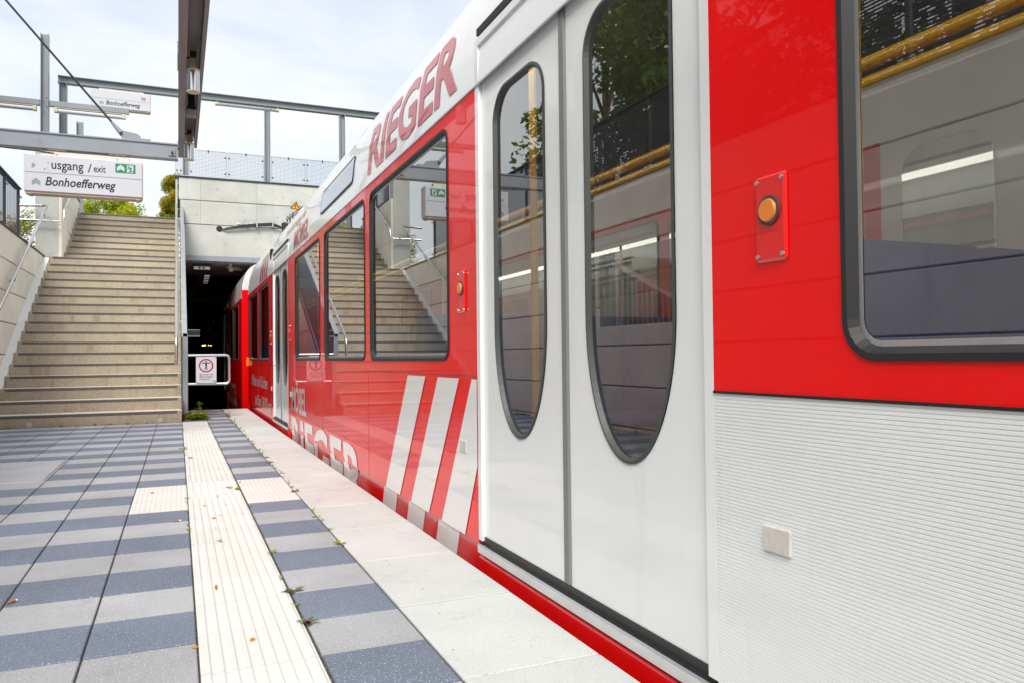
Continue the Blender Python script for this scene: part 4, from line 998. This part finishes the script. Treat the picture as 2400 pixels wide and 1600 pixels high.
# distant house roof
hs = thing('house', 'distant pale house with blue grey roof behind the autumn shrub', 'house', None, (3.0, 58, 3.25))
MB().box(-4.2, 5, 0, 8, 0, 6.6).build('wall', 'house_wall', hs)
MB().prism([(-4.8, -.5, 6.6), (-4.8, 8.5, 6.6), (-1.2, 4, 9.6)], (.01, 0, 0)).build('gable_roof', 'roof_tile', hs) if False else None
MB().add([(-4.9, -.6, 6.6), (5.6, -.6, 6.6), (5.6, 8.6, 6.6), (-4.9, 8.6, 6.6), (-2, 4, 9.3), (3, 4, 9.3)], [(0, 1, 5, 4), (1, 2, 5), (2, 3, 4, 5), (3, 0, 4), (3, 2, 1, 0)]).build('roof', 'roof_tile', hs)
for x in (-3, -.8, 1.6, 3.6): MB().box(x-.5, x+.5, -.03, .0, 4.0, 5.4).build('window', 'window_dark', hs)

# weeds in the paving joints
def rosette(b, x, y, n, s, rng, z=.002):
    for k in range(n):
        a = rng.uniform(0, 6.283); l = s*rng.uniform(.6, 1.2); e = rng.uniform(.2, .9)
        d = Vector((math.cos(a), math.sin(a), e)).normalized(); w = Vector((-math.sin(a), math.cos(a), 0))*l*.22; p = Vector((x, y, z))
        b.add([p, p+d*l*.5+w, p+d*l+Vector((0, 0, -l*.25)), p+d*l*.5-w], [(0, 1, 2, 3)])
def tuft(b, x, y, n, s, rng):
    for k in range(n):
        a = rng.uniform(0, 6.283); l = s*rng.uniform(.5, 1.2); d = Vector((math.cos(a)*.5, math.sin(a)*.5, 1)).normalized(); w = Vector((-math.sin(a), math.cos(a), 0))*l*.035; p = Vector((x, y, 0))
        b.add([p-w, p+w, p+d*l], [(0, 1, 2)])
rng = random.Random(77)
w1 = thing('weed', 'leafy green weed clump at the foot of the stair post', 'weed', 'weeds in the platform joints', (.16, 11.72, 0))
b = MB(); 
for i in range(16):
    wx, wy = rng.uniform(-.07, .2), rng.uniform(-.15, .3); rosette(b, wx, wy, 9, .15, rng); rosette(b, wx, wy, 6, .11, rng, .05); tuft(b, wx, wy, 4, .17, rng)
b.build('leaves', 'leaf_weed', w1, fixn=False)
w2 = thing('weed', 'taller yellow green sprig beside the stair post weed clump', 'weed', 'weeds in the platform joints', (.27, 12.0, 0))
b = MB(); b.tube([(0, 0, 0), (.02, 0, .12), (.01, .01, .22)], .004, 5)
for z in (.08, .13, .18, .21): rosette(b, .01, 0, 5, .06, rng, z)
b.build('leaves', 'leaf_weed', w2, fixn=False)
def weed(label, x, y, n, s, m_='leaf_weed', t=0):
    o = thing('weed', label, 'weed', 'weeds in the platform joints', (x, y, 0)); b = MB(); rosette(b, 0, 0, n, s, rng)
    if t: tuft(b, 0, 0, t, s*1.6, rng)
    b.build('leaves', m_, o, fixn=False)
XS_ = .672
weed('purple brown rosette weed nearest the camera but one at the strip joint', XT1+.012, 2.86, 11, .045, 'leaf_purple')
weed('purple green rosette weed nearest the camera at the strip joint', XT1+.012, 2.50, 9, .045, 'leaf_purple')
weed('small round yellow green weed on the strip joint before the white cross', XT1+.008, 3.47, 7, .026)
weed('grass tuft at the light slab joint beside the dark bands', XS_+.004, 4.05, 3, .02, 'leaf_weed', 9)
weed('two leaved green weed on the white cross field joint', XT1-.01, 5.25, 6, .045)
weed('bright green weed lying on the white centre tile', XT0+.24, 5.33, 5, .04)
weed('bushy weed at the slab joint beside the white cross', XS_, 5.0, 7, .04)
weed('green weed left of the ribbed strip beyond the white cross', XT0-.01, 7.9, 7, .05)
weed('flat green weed on the ribbed strip beyond the cross', XT0+.03, 7.1, 6, .045)
weed('grassy weed at the far slab joint near the platform end', XS_, 11.9, 8, .07, 'leaf_weed', 10)
b = MB(); r2 = random.Random(9)
for i in range(46): rosette(b, XS_+r2.uniform(-.012, .012), 3.0+10.6*r2.random()**.75, r2.randint(3, 7), r2.uniform(.015, .05), r2)
for i in range(16): tuft(b, XS_+r2.uniform(-.01, .01), r2.uniform(3.2, 13.5), 6, r2.uniform(.04, .09), r2)
for i in range(26): rosette(b, XT1+r2.uniform(-.01, .01), r2.uniform(2.6, 11.2), r2.randint(3, 5), r2.uniform(.012, .03), r2)
for i in range(18): rosette(b, XT0+r2.uniform(-.01, .01), r2.uniform(3.6, 11.3), r2.randint(3, 5), r2.uniform(.012, .035), r2)
for i in range(20): rosette(b, r2.uniform(-2.1, .04), ST_Y-.02, r2.randint(2, 5), r2.uniform(.02, .06), r2)
for i in range(4): tuft(b, r2.uniform(-1.4, .0), ST_Y-.02, 4, .09, r2)
for i in range(14): rosette(b, r2.uniform(XT0, XT1), BR+ROW/2*r2.randint(3, 12), 3, r2.uniform(.01, .022), r2)
for i in range(30): rosette(b, PL+r2.uniform(0, .03), r2.uniform(-2, 11.2), r2.randint(4, 8), r2.uniform(.04, .12), r2)
tag(b.build('joint_weeds', 'leaf_weed', None, fixn=False), 'tiny weeds and grass growing in the paving joints', 'weeds', kind='stuff')
# litter
def butt(label, x, y, a):
    o = thing('cigarette_butt', label, 'cigarette butt', 'cigarette butts', (x, y, 0)); d = Vector((math.cos(a), math.sin(a), 0))
    MB().tube([tuple(-d*.014+Vector((0, 0, .005))), tuple(d*.014+Vector((0, 0, .005)))], .0042, 8).build('filter', 'litter', o, True)
    MB().tube([tuple(d*.014+Vector((0, 0, .005))), tuple(d*.022+Vector((0, 0, .005)))], .0042, 8).build('paper_end', 'butt_paper', o, True)
butt('orange cigarette butt on the dark tile just before the white cross', XT0-.06, 4.36, .05)
butt('orange cigarette butt standing out on the ribbed strip', .125, 3.03, 1.5)
butt('small cigarette butt at the corner of the paving joint on the left', XT0-PITCH*2+.02, 3.15, .8)
def dry(label, x, y, s):
    o = thing('dry_leaf', label, 'leaf', 'fallen dry leaves', (x, y, 0)); a = rng.uniform(0, 6.3); c, s_ = math.cos(a)*s, math.sin(a)*s
    MB().add([(-c, -s_, .003), (-s_*.5, c*.5, .009), (c, s_, .004), (s_*.5, -c*.5, .002)], [(0, 1, 2), (0, 2, 3)]).build('blade', 'litter', o, fixn=False)
dry('dry orange leaf on the left white cross tile', XT0-.2, 5.35, .016); dry('curled brown leaf on the ribbed strip before the cross', .17, 4.35, .016)
dry('dry leaf on the ribbed strip near the camera', .2, 2.42, .012); dry('orange leaf on the banded strip beyond the cross', .46, 6.35, .022)
dry('tiny dry leaf at the left edge of the ribbed strip', XT0-.008, 2.43, .012); dry('dry leaf near the steel access cover', -.82, 7.5, .02)
